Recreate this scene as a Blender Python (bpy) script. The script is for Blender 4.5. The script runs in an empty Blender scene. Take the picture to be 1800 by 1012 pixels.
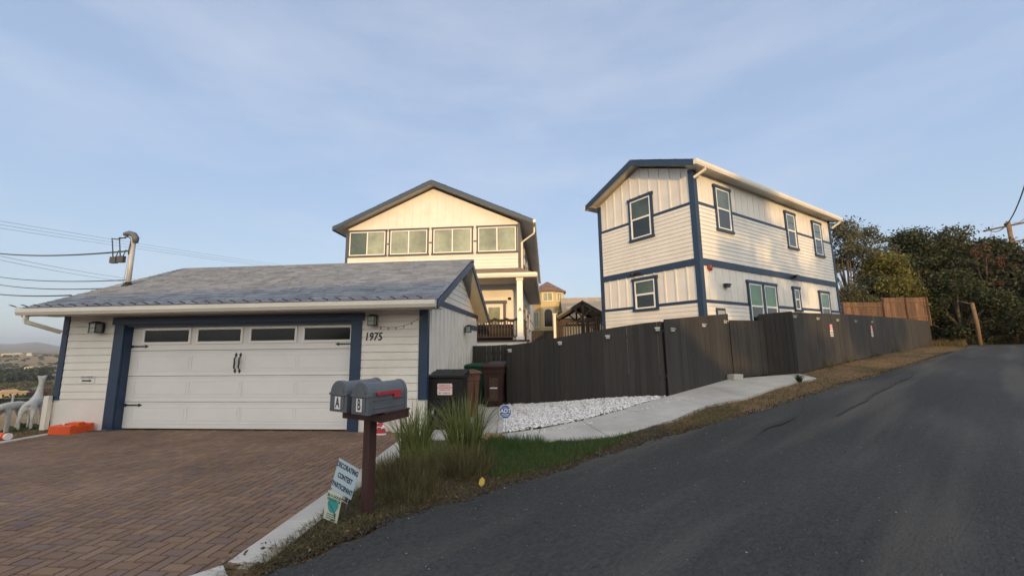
import bpy, math, random
import numpy as np
from mathutils import Matrix, Vector
R = math.radians
random.seed(7); rng = np.random.default_rng(11)
sc = bpy.context.scene
# ------------------------------------------------------------------ camera
cam = bpy.data.cameras.new('camera'); cam.sensor_width = 36; cam.lens = 684.64/1800*36
cam.clip_end = 30000; cam.clip_start = 0.05
camo = bpy.data.objects.new('camera', cam); sc.collection.objects.link(camo); sc.camera = camo
YAW, PITCH, ROLL = R(-4.87522741), R(8.1439948), R(-0.7056963)
_f = Vector((math.sin(YAW)*math.cos(PITCH), math.cos(YAW)*math.cos(PITCH), math.sin(PITCH)))
_r = Vector((math.cos(YAW), -math.sin(YAW), 0)); _u = _r.cross(_f)
_r2 = _r*math.cos(ROLL)+_u*math.sin(ROLL); _u2 = _u*math.cos(ROLL)-_r*math.sin(ROLL)
_m = Matrix((_r2, _u2, -_f)).transposed().to_4x4(); _m.translation = (0, 0, 1.6)
camo.matrix_world = _m
# ------------------------------------------------------------------ light
SUN_EL, SUN_AZ = 7.0, 171.0            # azimuth clockwise from +Y; the sun stands low behind the camera
sd = Vector((math.sin(R(SUN_AZ))*math.cos(R(SUN_EL)), math.cos(R(SUN_AZ))*math.cos(R(SUN_EL)), math.sin(R(SUN_EL))))
sun = bpy.data.lights.new('sun', 'SUN'); sun.energy = 2.0; sun.angle = R(0.5); sun.color = (1, .62, .25)
suno = bpy.data.objects.new('sun', sun); sc.collection.objects.link(suno)
suno.rotation_euler = sd.to_track_quat('Z', 'Y').to_euler()
w = bpy.data.worlds.new('World'); sc.world = w; w.use_nodes = True
nt = w.node_tree; bg = nt.nodes['Background']
sky = nt.nodes.new('ShaderNodeTexSky'); sky.sky_type = 'NISHITA'; sky.sun_disc = False
sky.sun_elevation = R(SUN_EL); sky.sun_rotation = R(SUN_AZ); sky.altitude = 100
sky.air_density = 1.0; sky.dust_density = 1.0; sky.ozone_density = 1.0
tc = nt.nodes.new('ShaderNodeTexCoord'); mp = nt.nodes.new('ShaderNodeMapping')
mp.inputs['Scale'].default_value = (1.2, 1.2, 4.5); mp.inputs['Rotation'].default_value = (0, R(12), R(20))
cn = nt.nodes.new('ShaderNodeTexNoise'); cn.inputs['Scale'].default_value = 1.6; cn.inputs['Detail'].default_value = 6; cn.inputs['Roughness'].default_value = .55
cr = nt.nodes.new('ShaderNodeValToRGB'); cr.color_ramp.elements[0].position = .42; cr.color_ramp.elements[1].position = .85
cr.color_ramp.elements[1].color = (.5, .5, .5, 1)
mix = nt.nodes.new('ShaderNodeMixRGB'); mix.inputs['Color2'].default_value = (3.1, 3.3, 3.8, 1)
nt.links.new(tc.outputs['Generated'], mp.inputs['Vector']); nt.links.new(mp.outputs[0], cn.inputs['Vector'])
nt.links.new(cn.outputs['Fac'], cr.inputs['Fac']); nt.links.new(cr.outputs[0], mix.inputs['Fac'])
sx_ = nt.nodes.new('ShaderNodeSeparateXYZ'); gr = nt.nodes.new('ShaderNodeValToRGB'); gm_ = nt.nodes.new('ShaderNodeVectorMath'); gm_.operation = 'SCALE'; gm_.inputs['Scale'].default_value = 5.0
for i_, (p_, c_) in enumerate(((.0, (.50,.60,.66)), (.16, (.44,.565,.76)), (.40, (.37,.49,.72)), (.75, (.33,.42,.61)), (1.0, (.32,.38,.52)))):
    e_ = gr.color_ramp.elements[i_] if i_ < 2 else gr.color_ramp.elements.new(p_)
    e_.position = p_; e_.color = (*c_, 1)
ms_ = nt.nodes.new('ShaderNodeMixRGB'); ms_.inputs['Fac'].default_value = .78      # pale thin overcast veil over the clear sky
nt.links.new(tc.outputs['Generated'], sx_.inputs[0]); nt.links.new(sx_.outputs['Z'], gr.inputs['Fac']); 
dt_ = nt.nodes.new('ShaderNodeVectorMath'); dt_.operation = 'DOT_PRODUCT'; dt_.inputs[1].default_value = tuple(sd)
gw = nt.nodes.new('ShaderNodeMapRange'); gw.inputs['From Min'].default_value = -.35; gw.inputs['From Max'].default_value = 1.0; gw.interpolation_type = 'SMOOTHSTEP'
wm_ = nt.nodes.new('ShaderNodeMixRGB'); wm_.inputs['Color2'].default_value = (1.88, 1.74, 1.52, 1)      # warm evening glow round the sun
nt.links.new(tc.outputs['Generated'], dt_.inputs[0]); nt.links.new(dt_.outputs['Value'], gw.inputs['Value']); nt.links.new(gw.outputs[0], wm_.inputs['Fac'])
nt.links.new(gr.outputs[0], wm_.inputs['Color1']); nt.links.new(wm_.outputs[0], gm_.inputs[0])
nt.links.new(sky.outputs[0], ms_.inputs['Color1']); nt.links.new(gm_.outputs[0], ms_.inputs['Color2'])
nt.links.new(ms_.outputs[0], mix.inputs['Color1']); nt.links.new(mix.outputs[0], bg.inputs['Color'])
bg.inputs['Strength'].default_value = 0.13
sc.view_settings.view_transform = 'Standard'; sc.view_settings.look = 'None'
sc.view_settings.exposure = 0.88; sc.view_settings.gamma = 1

# ------------------------------------------------------------------ helpers
def link(o): sc.collection.objects.link(o); return o
def tag(o, label=None, cat=None, group=None, kind=None):
    if label: o['label'] = label
    if cat: o['category'] = cat
    if group: o['group'] = group
    if kind: o['kind'] = kind
    return o
def thing(name, label, cat, loc=(0, 0, 0), rz=0, group=None):
    o = link(bpy.data.objects.new(name, None)); o.location = loc; o.rotation_euler = (0, 0, rz)
    o.empty_display_size = .1
    return tag(o, label, cat, group)
class MB:
    def __init__(s, T=None): s.v = []; s.f = []; s.m = []; s.T = T; s.smooth = set(); s.chunks = []
    def add(s, vs, fs, mi=0, T=None, smooth=False):
        n = len(s.v); T = T if T is not None else s.T; s.chunks.append((len(s.v), len(s.f)))
        for p in vs:
            p = Vector(p)
            if T is not None: p = T @ p
            s.v.append(tuple(p))
        for f in fs:
            if smooth: s.smooth.add(len(s.f))
            s.f.append(tuple(i+n for i in f)); s.m.append(mi)
        return s
    def box(s, x0, x1, y0, y1, z0, z1, mi=0, T=None):
        return s.add([(x0,y0,z0),(x1,y0,z0),(x1,y1,z0),(x0,y1,z0),(x0,y0,z1),(x1,y0,z1),(x1,y1,z1),(x0,y1,z1)],
                     [(0,3,2,1),(4,5,6,7),(0,1,5,4),(1,2,6,5),(2,3,7,6),(3,0,4,7)], mi, T)
    def bar(s, a, b, wdt, h, mi=0, up=(0,0,1)):
        a = Vector(a); b = Vector(b); d = (b-a).normalized(); up = Vector(up)
        sx = d.cross(up).normalized(); uu = sx.cross(d)
        vs = [p+sx*(i*wdt/2)+uu*(j*h/2) for p in (a, b) for i, j in ((-1,-1),(1,-1),(1,1),(-1,1))]
        return s.add(vs, [(0,1,2,3),(7,6,5,4),(0,4,5,1),(1,5,6,2),(2,6,7,3),(3,7,4,0)], mi)
    def prism(s, poly, d, mi=0, T=None):      # poly: list of 3D points, d: extrusion vector
        n = len(poly); d = Vector(d)
        vs = [Vector(p) for p in poly]+[Vector(p)+d for p in poly]
        return s.add(vs, [tuple(range(n))[::-1], tuple(range(n, 2*n))]+[(i,(i+1)%n,(i+1)%n+n,i+n) for i in range(n)], mi, T)
    def tube(s, pts, r, n=8, mi=0, cap=True):
        pts = [Vector(p) for p in pts]; rs = r if hasattr(r, '__len__') else [r]*len(pts)
        vs = []; fs = []; prev = None
        for i, p in enumerate(pts):
            d = (pts[min(i+1, len(pts)-1)]-pts[max(i-1, 0)]).normalized()
            a = prev if prev is not None else (Vector((1,0,0)) if abs(d.x) < .8 else Vector((0,1,0)))
            x = (a-d*a.dot(d)).normalized(); y = d.cross(x); prev = x
            for k in range(n):
                t = 2*math.pi*k/n; vs.append(p+(x*math.cos(t)+y*math.sin(t))*rs[i])
        for i in range(len(pts)-1):
            for k in range(n): fs.append((i*n+k, i*n+(k+1)%n, (i+1)*n+(k+1)%n, (i+1)*n+k))
        s.add(vs, fs, mi, smooth=True)
        if cap:
            s.f.append(tuple(len(s.v)-len(vs)+k for k in range(n))[::-1]); s.m.append(mi)
            s.f.append(tuple(len(s.v)-n+k for k in range(n))); s.m.append(mi)
        return s
    def loft(s, rings, mi=0, smooth=False):    # rings of equal length, closed, capped
        n = len(rings[0]); vs = [p for r_ in rings for p in r_]; fs = []
        for i in range(len(rings)-1):
            for k in range(n): fs.append((i*n+k, i*n+(k+1)%n, (i+1)*n+(k+1)%n, (i+1)*n+k))
        s.add(vs, fs, mi, smooth=smooth)
        b = len(s.v)-len(vs)
        s.f.append(tuple(b+k for k in range(n))[::-1]); s.m.append(mi)
        s.f.append(tuple(len(s.v)-n+k for k in range(n))); s.m.append(mi)
        return s
    def text(s, body, size, T, mi=0, off=0.0, shear=0.0, ext=0.001, space=1.0, align='CENTER', line=1.0, squash=1.0):
        c = bpy.data.curves.new('lettering', 'FONT'); c.body = body; c.size = size; c.offset = off; c.shear = shear
        c.extrude = ext; c.align_x = align; c.align_y = 'CENTER'; c.space_character = space; c.space_line = line; c.resolution_u = 3
        o = bpy.data.objects.new('lettering', c); sc.collection.objects.link(o)
        dg = bpy.context.evaluated_depsgraph_get()
        me = bpy.data.meshes.new_from_object(o.evaluated_get(dg))
        M = T @ Matrix.Diagonal((squash, 1, 1, 1))
        s.add([v.co.copy() for v in me.vertices], [tuple(p.vertices) for p in me.polygons], mi, M if s.T is None else s.T @ M)
        bpy.data.objects.remove(o); bpy.data.curves.remove(c); bpy.data.meshes.remove(me)
        return s
    def build_each(s, name, mats, parent=None, per=1):
        st_ = s.chunks+[(len(s.v), len(s.f))]; out = []
        for i in range(0, len(st_)-1, per):
            (v0, f0), (v1, f1) = st_[i], st_[min(i+per, len(st_)-1)]
            q = MB(); q.v = s.v[v0:v1]; q.f = [tuple(k-v0 for k in f) for f in s.f[f0:f1]]; q.m = s.m[f0:f1]
            out.append(q.build(name, mats, parent))
        return out
    def build(s, name, mats, parent=None, bevel=0, label=None):
        me = bpy.data.meshes.new(name); me.from_pydata(s.v, [], s.f)
        for m in (mats if isinstance(mats, (list, tuple)) else [mats]): me.materials.append(m)
        me.polygons.foreach_set('material_index', s.m)
        if s.smooth:
            fl = np.zeros(len(s.f), bool); fl[list(s.smooth)] = True; me.polygons.foreach_set('use_smooth', fl)
        me.update()
        o = link(bpy.data.objects.new(name, me))
        if parent is not None: o.parent = parent
        if bevel:
            b = o.modifiers.new('bevel', 'BEVEL'); b.width = bevel; b.segments = 2; b.limit_method = 'ANGLE'; b.angle_limit = R(40)
        if label: o['label'] = label
        return o
def npmesh(name, V, mats, parent=None, k=4, mi=None):   # V: (N,k,3) separate polygons
    N = V.shape[0]; me = bpy.data.meshes.new(name)
    me.vertices.add(N*k); me.vertices.foreach_set('co', V.reshape(-1).astype(np.float32))
    me.loops.add(N*k); me.loops.foreach_set('vertex_index', np.arange(N*k, dtype=np.int32))
    me.polygons.add(N); me.polygons.foreach_set('loop_start', np.arange(0, N*k, k, dtype=np.int32))
    me.polygons.foreach_set('loop_total', np.full(N, k, np.int32))
    for m in (mats if isinstance(mats, (list, tuple)) else [mats]): me.materials.append(m)
    if mi is not None: me.polygons.foreach_set('material_index', mi)
    me.update(calc_edges=True)
    o = link(bpy.data.objects.new(name, me))
    if parent is not None: o.parent = parent
    return o
# ------------------------------------------------------------------ materials
def mat(name, col, rough=.6, col2=None, nscale=3, bump=0, bscale=40, spec=.5, metal=0, island=0, stretch=(1,1,1), detail=5, coords='Object', bdist=.01, col3=None, n3=.4, p3=(.5,.62)):
    m = bpy.data.materials.new(name); m.use_nodes = True; t = m.node_tree; b = t.nodes['Principled BSDF']
    b.inputs['Base Color'].default_value = (*col, 1); b.inputs['Roughness'].default_value = rough
    b.inputs['Specular IOR Level'].default_value = spec; b.inputs['Metallic'].default_value = metal
    tc = t.nodes.new('ShaderNodeTexCoord'); mp = t.nodes.new('ShaderNodeMapping'); mp.inputs['Scale'].default_value = stretch
    t.links.new(tc.outputs[coords], mp.inputs[0]); src = None
    if col2 is not None:
        n = t.nodes.new('ShaderNodeTexNoise'); n.inputs['Scale'].default_value = nscale; n.inputs['Detail'].default_value = detail; n.inputs['Roughness'].default_value = .6
        r = t.nodes.new('ShaderNodeValToRGB'); r.color_ramp.elements[0].position = .34; r.color_ramp.elements[1].position = .68
        r.color_ramp.elements[0].color = (*col, 1); r.color_ramp.elements[1].color = (*col2, 1)
        t.links.new(mp.outputs[0], n.inputs['Vector']); t.links.new(n.outputs['Fac'], r.inputs['Fac']); src = r.outputs[0]
    if col3 is not None:
        n = t.nodes.new('ShaderNodeTexNoise'); n.inputs['Scale'].default_value = n3; n.inputs['Detail'].default_value = 4
        r = t.nodes.new('ShaderNodeValToRGB'); r.color_ramp.elements[0].position = p3[0]; r.color_ramp.elements[1].position = p3[1]
        mx = t.nodes.new('ShaderNodeMixRGB'); mx.inputs['Color2'].default_value = (*col3, 1)
        t.links.new(mp.outputs[0], n.inputs['Vector']); t.links.new(n.outputs['Fac'], r.inputs['Fac']); t.links.new(r.outputs[0], mx.inputs['Fac'])
        if src: t.links.new(src, mx.inputs['Color1'])
        else: mx.inputs['Color1'].default_value = (*col, 1)
        src = mx.outputs[0]
    if island:
        g = t.nodes.new('ShaderNodeNewGeometry'); h = t.nodes.new('ShaderNodeHueSaturation')
        mr = t.nodes.new('ShaderNodeMapRange'); mr.inputs['To Min'].default_value = 1-island; mr.inputs['To Max'].default_value = 1+island
        t.links.new(g.outputs['Random Per Island'], mr.inputs['Value']); t.links.new(mr.outputs[0], h.inputs['Value'])
        if src: t.links.new(src, h.inputs['Color'])
        else: h.inputs['Color'].default_value = (*col, 1)
        src = h.outputs[0]
    if src: t.links.new(src, b.inputs['Base Color'])
    if bump:
        n = t.nodes.new('ShaderNodeTexNoise'); n.inputs['Scale'].default_value = bscale; n.inputs['Detail'].default_value = 6
        bp = t.nodes.new('ShaderNodeBump'); bp.inputs['Strength'].default_value = bump; bp.inputs['Distance'].default_value = bdist
        t.links.new(mp.outputs[0], n.inputs['Vector']); t.links.new(n.outputs['Fac'], bp.inputs['Height']); t.links.new(bp.outputs[0], b.inputs['Normal'])
    return m
def ramp_island(name, cols, rough=.8, bump=0, bscale=60, spec=.2, trans=0, noise=0, nr=(.55, 1.45)):
    m = mat(name, cols[0], rough, bump=bump, bscale=bscale, spec=spec); t = m.node_tree; b = t.nodes['Principled BSDF']
    g = t.nodes.new('ShaderNodeNewGeometry'); r = t.nodes.new('ShaderNodeValToRGB')
    el = r.color_ramp.elements
    for i, c in enumerate(cols):
        p = i/(len(cols)-1)
        e = el[0] if i == 0 else (el[-1] if i == len(cols)-1 else el.new(p))
        e.position = p; e.color = (*c, 1)
    t.links.new(g.outputs['Random Per Island'], r.inputs['Fac']); src = r.outputs[0]
    if noise:
        tc = t.nodes.new('ShaderNodeTexCoord'); n = t.nodes.new('ShaderNodeTexNoise'); n.inputs['Scale'].default_value = noise; n.inputs['Detail'].default_value = 3
        mr = t.nodes.new('ShaderNodeMapRange'); mr.inputs['From Min'].default_value = .3; mr.inputs['From Max'].default_value = .7; mr.inputs['To Min'].default_value = nr[0]; mr.inputs['To Max'].default_value = nr[1]
        h = t.nodes.new('ShaderNodeHueSaturation')
        t.links.new(tc.outputs['Object'], n.inputs['Vector']); t.links.new(n.outputs['Fac'], mr.inputs['Value']); t.links.new(mr.outputs[0], h.inputs['Value']); t.links.new(src, h.inputs['Color']); src = h.outputs[0]
    t.links.new(src, b.inputs['Base Color'])
    if trans:
        b.inputs['Transmission Weight'].default_value = 0
        tr = t.nodes.new('ShaderNodeBsdfTranslucent'); mx = t.nodes.new('ShaderNodeMixShader'); mx.inputs[0].default_value = trans
        t.links.new(src, tr.inputs[0]); t.links.new(b.outputs[0], mx.inputs[1]); t.links.new(tr.outputs[0], mx.inputs[2])
        t.links.new(mx.outputs[0], t.nodes['Material Output'].inputs['Surface'])
    return m
def glass(name, col, rough=.04, refl=.5, coat=.35):
    m = mat(name, tuple(c*.7 for c in col), rough, tuple(c*1.6 for c in col), .9, spec=refl)  # mottled base colour paints tree reflections into the panes
    b = m.node_tree.nodes['Principled BSDF']; b.inputs['Coat Weight'].default_value = coat; b.inputs['Coat Roughness'].default_value = .02
    return m
WHITE = mat('white_paint', (.74,.73,.70), .55, (.66,.65,.62), 1.3, .15, 60, col3=(.60,.58,.53), n3=.9, p3=(.55,.8))
WHITE2 = mat('white_trim_paint', (.78,.77,.75), .45, (.72,.71,.69), 2)
DOORW = mat('white_door_paint', (.74,.75,.76), .38, (.69,.70,.71), 1.2, .1, 30)
STEM = mat('painted_stem_wall', (.74,.72,.69), .8, (.66,.64,.61), 2, .5, 90)
NAVY = mat('navy_trim_paint', (.014,.036,.082), .5, (.019,.045,.095), 3)
NAVYD = mat('dark_slate_trim_paint', (.045,.058,.080), .5, (.055,.07,.095), 3)
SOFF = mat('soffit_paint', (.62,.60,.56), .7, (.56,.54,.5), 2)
VINYL = mat('vinyl_frame', (.8,.8,.79), .35)
GUT = mat('gutter_paint', (.74,.71,.64), .4, (.68,.65,.58), 2)
PANE = glass('window_glass', (.05,.075,.055)); PANEL = glass('lower_sash_glass', (.012,.018,.016)); PANEB = glass('window_glass_over_blinds', (.22,.25,.19)); PANED = glass('dark_glass', (.012,.016,.02), .1, .25, .0); PANEG = glass('window_glass_over_green_curtain', (.05,.13,.06))  # a greenish reflection is put into the base colour of PANE
SHIN = ramp_island('asphalt_shingle', [(.15,.17,.205),(.22,.245,.29),(.18,.20,.235),(.26,.285,.33),(.20,.22,.255)], .9, .6, 120, .2)
SHIN2 = ramp_island('brown_shingle', [(.16,.13,.11),(.24,.20,.16),(.2,.16,.13)], .9, .5, 90, .2)
CONC = mat('concrete', (.40,.39,.37), .85, (.50,.49,.46), 2.2, .35, 140, col3=(.33,.32,.30), n3=.8, p3=(.52,.75))
FENCE2 = mat('darker_fence_tone', (.013,.012,.0115), .8, (.018,.017,.016), 2.5, .4, 18, island=.15, stretch=(6,6,.5), bdist=.004)  # darker copy of the FENCE colour, for the return panel only
FENCE = mat('dark_fence_stain', (.029,.027,.025), .8, (.038,.035,.032), 2.5, .5, 18, island=.22, stretch=(6,6,.5), bdist=.004)
BROWNW = mat('brown_fence_wood', (.085,.042,.026), .85, (.17,.105,.062), 3, .6, 14, island=.35, stretch=(5,5,.4))
DARKW = mat('dark_brown_wood', (.045,.026,.018), .7, (.07,.04,.028), 4, .5, 25, stretch=(5,5,.6))
POSTW = mat('red_brown_post_wood', (.036,.014,.012), .65, (.062,.026,.021), 5, .5, 20, stretch=(8,8,.7), bdist=.003)
METAL = mat('galvanised_steel', (.42,.43,.44), .5, (.36,.37,.38), 12, metal=.15)
BLACK = mat('black_plastic', (.009,.009,.010), .55, (.014,.014,.016), 6, .25, 160, spec=.3)
IRON = mat('black_iron', (.02,.025,.03), .45)
CABLE = mat('cable_rubber', (.05,.055,.065), .6)

# ------------------------------------------------------------------ terrain
AZ = R(47.4); SA, CA = math.sin(AZ), math.cos(AZ)
def st(x, y): return SA*x+CA*y, -CA*x+SA*y
def xy(s, t): return SA*s-CA*t, CA*s+SA*t
def road_h(s): return np.interp(s, [-60,-10,0,6,12,20,30,45,60,90], [-2.2,-.3,0,.25,.53,.76,.95,1.12,1.2,.6])
def sm(a, b, x): q = np.clip((np.asarray(x, float)-a)/(b-a), 0, 1); return q*q*(3-2*q)
def gz(x, y):
    s, t = st(x, y); rz = road_h(s)
    pad = -.05+.07*sm(7.5, 2.5, y)-.05*sm(7.6, 11, y)
    wgt = np.maximum(sm(-1.9, 2.9, x), 1-sm(1.7, 4.0, t))
    return pad+(rz-pad)*wgt
def G(x, y):
    x = np.asarray(x, float); y = np.asarray(y, float); s, t = st(x, y)
    z = gz(np.clip(x, -60, 90), np.clip(y, -60, 90))
    # rising ground behind the far fence
    z = z+2.2*sm(4.9, 9, t)*sm(17, 34, s)*(1-sm(70, 120, s))
    # unseen hillside behind the viewer, its crest shaped to cast the evening shade
    z = z+(8.5-2.0*sm(7.5, 12, x))*sm(9, 32, -y)*(1-sm(60, 120, -y))
    # falling away on the left to the valley
    r_ = np.hypot(x, y); prof = np.interp(r_, [0,13,16,20,40,60,90,150,300,450,700,950,1200,1500,2200,4000,7000,9500],
                                          [0,0,-.9,-2,-4.4,-6.5,-9,-12,-21,-26,-27,-24,-13,-6,-30,0,60,70])
    azm = np.degrees(np.arctan2(-x, y))
    lw = sm(40, 50, azm)*(1-sm(130, 150, azm))*sm(10.7, 12.2, -x)
    far = prof+np.where(r_ > 80, 1, 0)*(np.sin(x*.013+y*.007)*2.2+np.sin(x*.031-y*.023)*1.0)*np.clip(r_/500, 0, 1)+sm(3000, 7500, r_)*(20*np.sin(azm*.9+1.2)+14*np.sin(azm*2.3))
    z = z*(1-lw)+(z.clip(-.1, .1)+far)*lw
    back = sm(55, 110, y)*(1-lw); z = z-8*back*(1-sm(10, 30, x))
    return z
# polar ground sheet reaching the horizon
rr = np.concatenate([np.linspace(.3, 2, 8), 2*np.exp(np.linspace(0, math.log(9500/2), 290))[1:]])
aa = np.linspace(0, 2*math.pi, 541)[:-1]
RR, AA = np.meshgrid(rr, aa, indexing='ij'); GX = RR*np.sin(AA); GY = RR*np.cos(AA); GZ = G(GX, GY)-.03
s_, t_ = st(GX, GY)
GZ -= .05*((t_ < 3.3) & (t_ > -4.4) & (s_ > -40) & (s_ < 60))       # road bed
nr, na = RR.shape
V = np.stack([GX, GY, GZ], -1).reshape(-1, 3)
idx = np.arange(nr*na).reshape(nr, na); a0 = idx[:-1]; a1 = idx[1:]
F = np.stack([a0, np.roll(a0, -1, 1), np.roll(a1, -1, 1), a1], -1).reshape(-1, 4)
me = bpy.data.meshes.new('ground')
me.vertices.add(len(V)); me.vertices.foreach_set('co', V.reshape(-1).astype(np.float32))
me.loops.add(F.size); me.loops.foreach_set('vertex_index', F.reshape(-1).astype(np.int32))
me.polygons.add(len(F)); me.polygons.foreach_set('loop_start', np.arange(0, F.size, 4, dtype=np.int32)); me.polygons.foreach_set('loop_total', np.full(len(F), 4, np.int32))
me.update(calc_edges=True); me.polygons.foreach_set('use_smooth', np.ones(len(F), bool))
gm = mat('soil_and_dry_grass', (.16,.105,.06), .95, (.24,.17,.10), 3.0, .9, 30, spec=.1, col3=(.10,.085,.045), n3=.5, bdist=.03)
t = gm.node_tree; b = t.nodes['Principled BSDF']
geo = t.nodes.new('ShaderNodeNewGeometry'); ln = t.nodes.new('ShaderNodeVectorMath'); ln.operation = 'LENGTH'
mr = t.nodes.new('ShaderNodeMapRange'); mr.inputs['From Min'].default_value = 60; mr.inputs['From Max'].default_value = 140
fn = t.nodes.new('ShaderNodeTexNoise'); fn.inputs['Scale'].default_value = .012; fn.inputs['Detail'].default_value = 9; fn.inputs['Roughness'].default_value = .65
fr = t.nodes.new('ShaderNodeValToRGB')
for i, (p, c) in enumerate([(.35,(.07,.08,.035)),(.46,(.20,.16,.08)),(.56,(.30,.22,.13)),(.68,(.22,.13,.08))]):
    e = fr.color_ramp.elements[i] if i < 2 else fr.color_ramp.elements.new(p)
    e.position = p; e.color = (*c, 1)
mx = t.nodes.new('ShaderNodeMixRGB'); src = b.inputs['Base Color'].links[0].from_socket
t.links.new(geo.outputs['Position'], ln.inputs[0]); t.links.new(ln.outputs['Value'], mr.inputs['Value'])
t.links.new(geo.outputs['Position'], fn.inputs['Vector']); t.links.new(fn.outputs['Fac'], fr.inputs['Fac'])
t.links.new(mr.outputs[0], mx.inputs['Fac']); t.links.new(src, mx.inputs['Color1']); t.links.new(fr.outputs[0], mx.inputs['Color2'])
t.links.new(mx.outputs[0], b.inputs['Base Color'])
me.materials.append(gm); tag(link(bpy.data.objects.new('ground', me)), kind='structure')

# ---- road, in its own frame: local x along the road, local y towards the houses
def edge_t(s): return np.interp(s, [-40,-6,-.5,.4,1.5,3,5,7.4,10.5,15.6,19.2,35,48,60], [3.3,3.35,3.4,3.46,3.67,3.52,3.46,3.16,2.91,2.6,2.44,2.1,2.6,4.5])
ss = np.concatenate([np.arange(-40, -4, 1.), np.arange(-4, 12, .08), np.arange(12, 58, .5)])
rows = []
for s in ss:
    e = float(edge_t(s))+.03*math.sin(s*5.1)+.02*math.sin(s*13.7+1)+.015*random.uniform(-1, 1)
    ts = [e, e-.06, e-.5, e-1.2, e-2.4, 0, -2, -4.2]
    zz = [-.035, .0, .004, .008, .012, .015, .01, -.02]
    rows.append([(s, t_, float(road_h(s))+z_) for t_, z_ in zip(ts, zz)])
mb = MB(); n = 8
mb.add([p for r_ in rows for p in r_], [(i*n+k, i*n+k+1, (i+1)*n+k+1, (i+1)*n+k) for i in range(len(rows)-1) for k in range(n-1)])
mb.f = [f[::-1] for f in mb.f]
am = mat('asphalt', (.033,.034,.035), .9, (.053,.055,.057), .55, 1.0, 55, spec=.3, bdist=.02, stretch=(.35,1,1))
t = am.node_tree; b = t.nodes['Principled BSDF']; tc = t.nodes.new('ShaderNodeTexCoord')
src = b.inputs['Base Color'].links[0].from_socket
vo = t.nodes.new('ShaderNodeTexVoronoi'); vo.inputs['Scale'].default_value = 42
r1 = t.nodes.new('ShaderNodeValToRGB'); r1.color_ramp.elements[0].position = .0; r1.color_ramp.elements[1].position = .16
r1.color_ramp.elements[0].color = (1,1,1,1); r1.color_ramp.elements[1].color = (0,0,0,1)
wn = t.nodes.new('ShaderNodeTexWhiteNoise'); sq = t.nodes.new('ShaderNodeMath'); sq.operation = 'GREATER_THAN'; sq.inputs[1].default_value = .6
ml = t.nodes.new('ShaderNodeMath'); ml.operation = 'MULTIPLY'
mA = t.nodes.new('ShaderNodeMixRGB'); mA.inputs['Color2'].default_value = (.17,.17,.165,1)
t.links.new(tc.outputs['Object'], vo.inputs['Vector']); t.links.new(vo.outputs['Distance'], r1.inputs['Fac'])
t.links.new(vo.outputs['Color'], wn.inputs['Vector']); t.links.new(wn.outputs['Value'], sq.inputs[0])
t.links.new(r1.outputs[0], ml.inputs[0]); t.links.new(sq.outputs[0], ml.inputs[1]); t.links.new(ml.outputs[0], mA.inputs['Fac'])
gn = t.nodes.new('ShaderNodeTexNoise'); gn.inputs['Scale'].default_value = 26; gn.inputs['Detail'].default_value = 8; gn.inputs['Roughness'].default_value = .85
gmr = t.nodes.new('ShaderNodeMapRange'); gmr.inputs['From Min'].default_value = .35; gmr.inputs['From Max'].default_value = .65; gmr.inputs['To Min'].default_value = .5; gmr.inputs['To Max'].default_value = 1.5
gh = t.nodes.new('ShaderNodeHueSaturation'); t.links.new(tc.outputs['Object'], gn.inputs['Vector']); t.links.new(gn.outputs['Fac'], gmr.inputs['Value']); t.links.new(gmr.outputs[0], gh.inputs['Value']); t.links.new(src, gh.inputs['Color']); src = gh.outputs[0]
t.links.new(src, mA.inputs['Color1'])
# dusty streaks worn along the road
mp2 = t.nodes.new('ShaderNodeMapping'); mp2.inputs['Scale'].default_value = (.12, 1.5, 1)
n2 = t.nodes.new('ShaderNodeTexNoise'); n2.inputs['Scale'].default_value = 1.1; n2.inputs['Detail'].default_value = 7
r2 = t.nodes.new('ShaderNodeValToRGB'); r2.color_ramp.elements[0].position = .50; r2.color_ramp.elements[1].position = .70; r2.color_ramp.elements[1].color = (.55,.55,.55,1)
mB = t.nodes.new('ShaderNodeMixRGB'); mB.inputs['Color2'].default_value = (.115,.108,.095,1)
t.links.new(tc.outputs['Object'], mp2.inputs[0]); t.links.new(mp2.outputs[0], n2.inputs['Vector']); t.links.new(n2.outputs['Fac'], r2.inputs['Fac'])
t.links.new(r2.outputs[0], mB.inputs['Fac']); t.links.new(mA.outputs[0], mB.inputs['Color1']); t.links.new(mB.outputs[0], b.inputs['Base Color'])
road = mb.build('road', am); tag(road, kind='structure')
# road frame: local x -> (SA,CA), local y -> (-CA,SA)
road.rotation_euler = (0, 0, math.atan2(CA, SA))
# tar seams
TAR = mat('tar_seam', (.012,.012,.013), .6)
def seam(pts, wd):
    mb = MB(); L = []; Rr = []
    for i, (s, t_) in enumerate(pts):
        ww = wd*(.5+random.random())*(1 if 0 < i < len(pts)-1 else .2)
        z = float(road_h(s))+.021
        L.append((s, t_+ww, z)); Rr.append((s, t_-ww, z))
    n = len(pts); mb.add(L+Rr, [(i, n+i, n+i+1, i+1) for i in range(n-1)])
    o = mb.build('road_seam', TAR); o.rotation_euler = road.rotation_euler; tag(o, kind='structure')
seam([(s, 1.98-.012*(s-9)+.03*math.sin(s*3)+.02*random.uniform(-1,1)) for s in np.arange(8.2, 15.5, .25)], .028)
seam([(s, 2.45+.04*math.sin(s*4)+.02*random.uniform(-1,1)) for s in np.arange(6.3, 8.0, .2)], .02)

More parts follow.
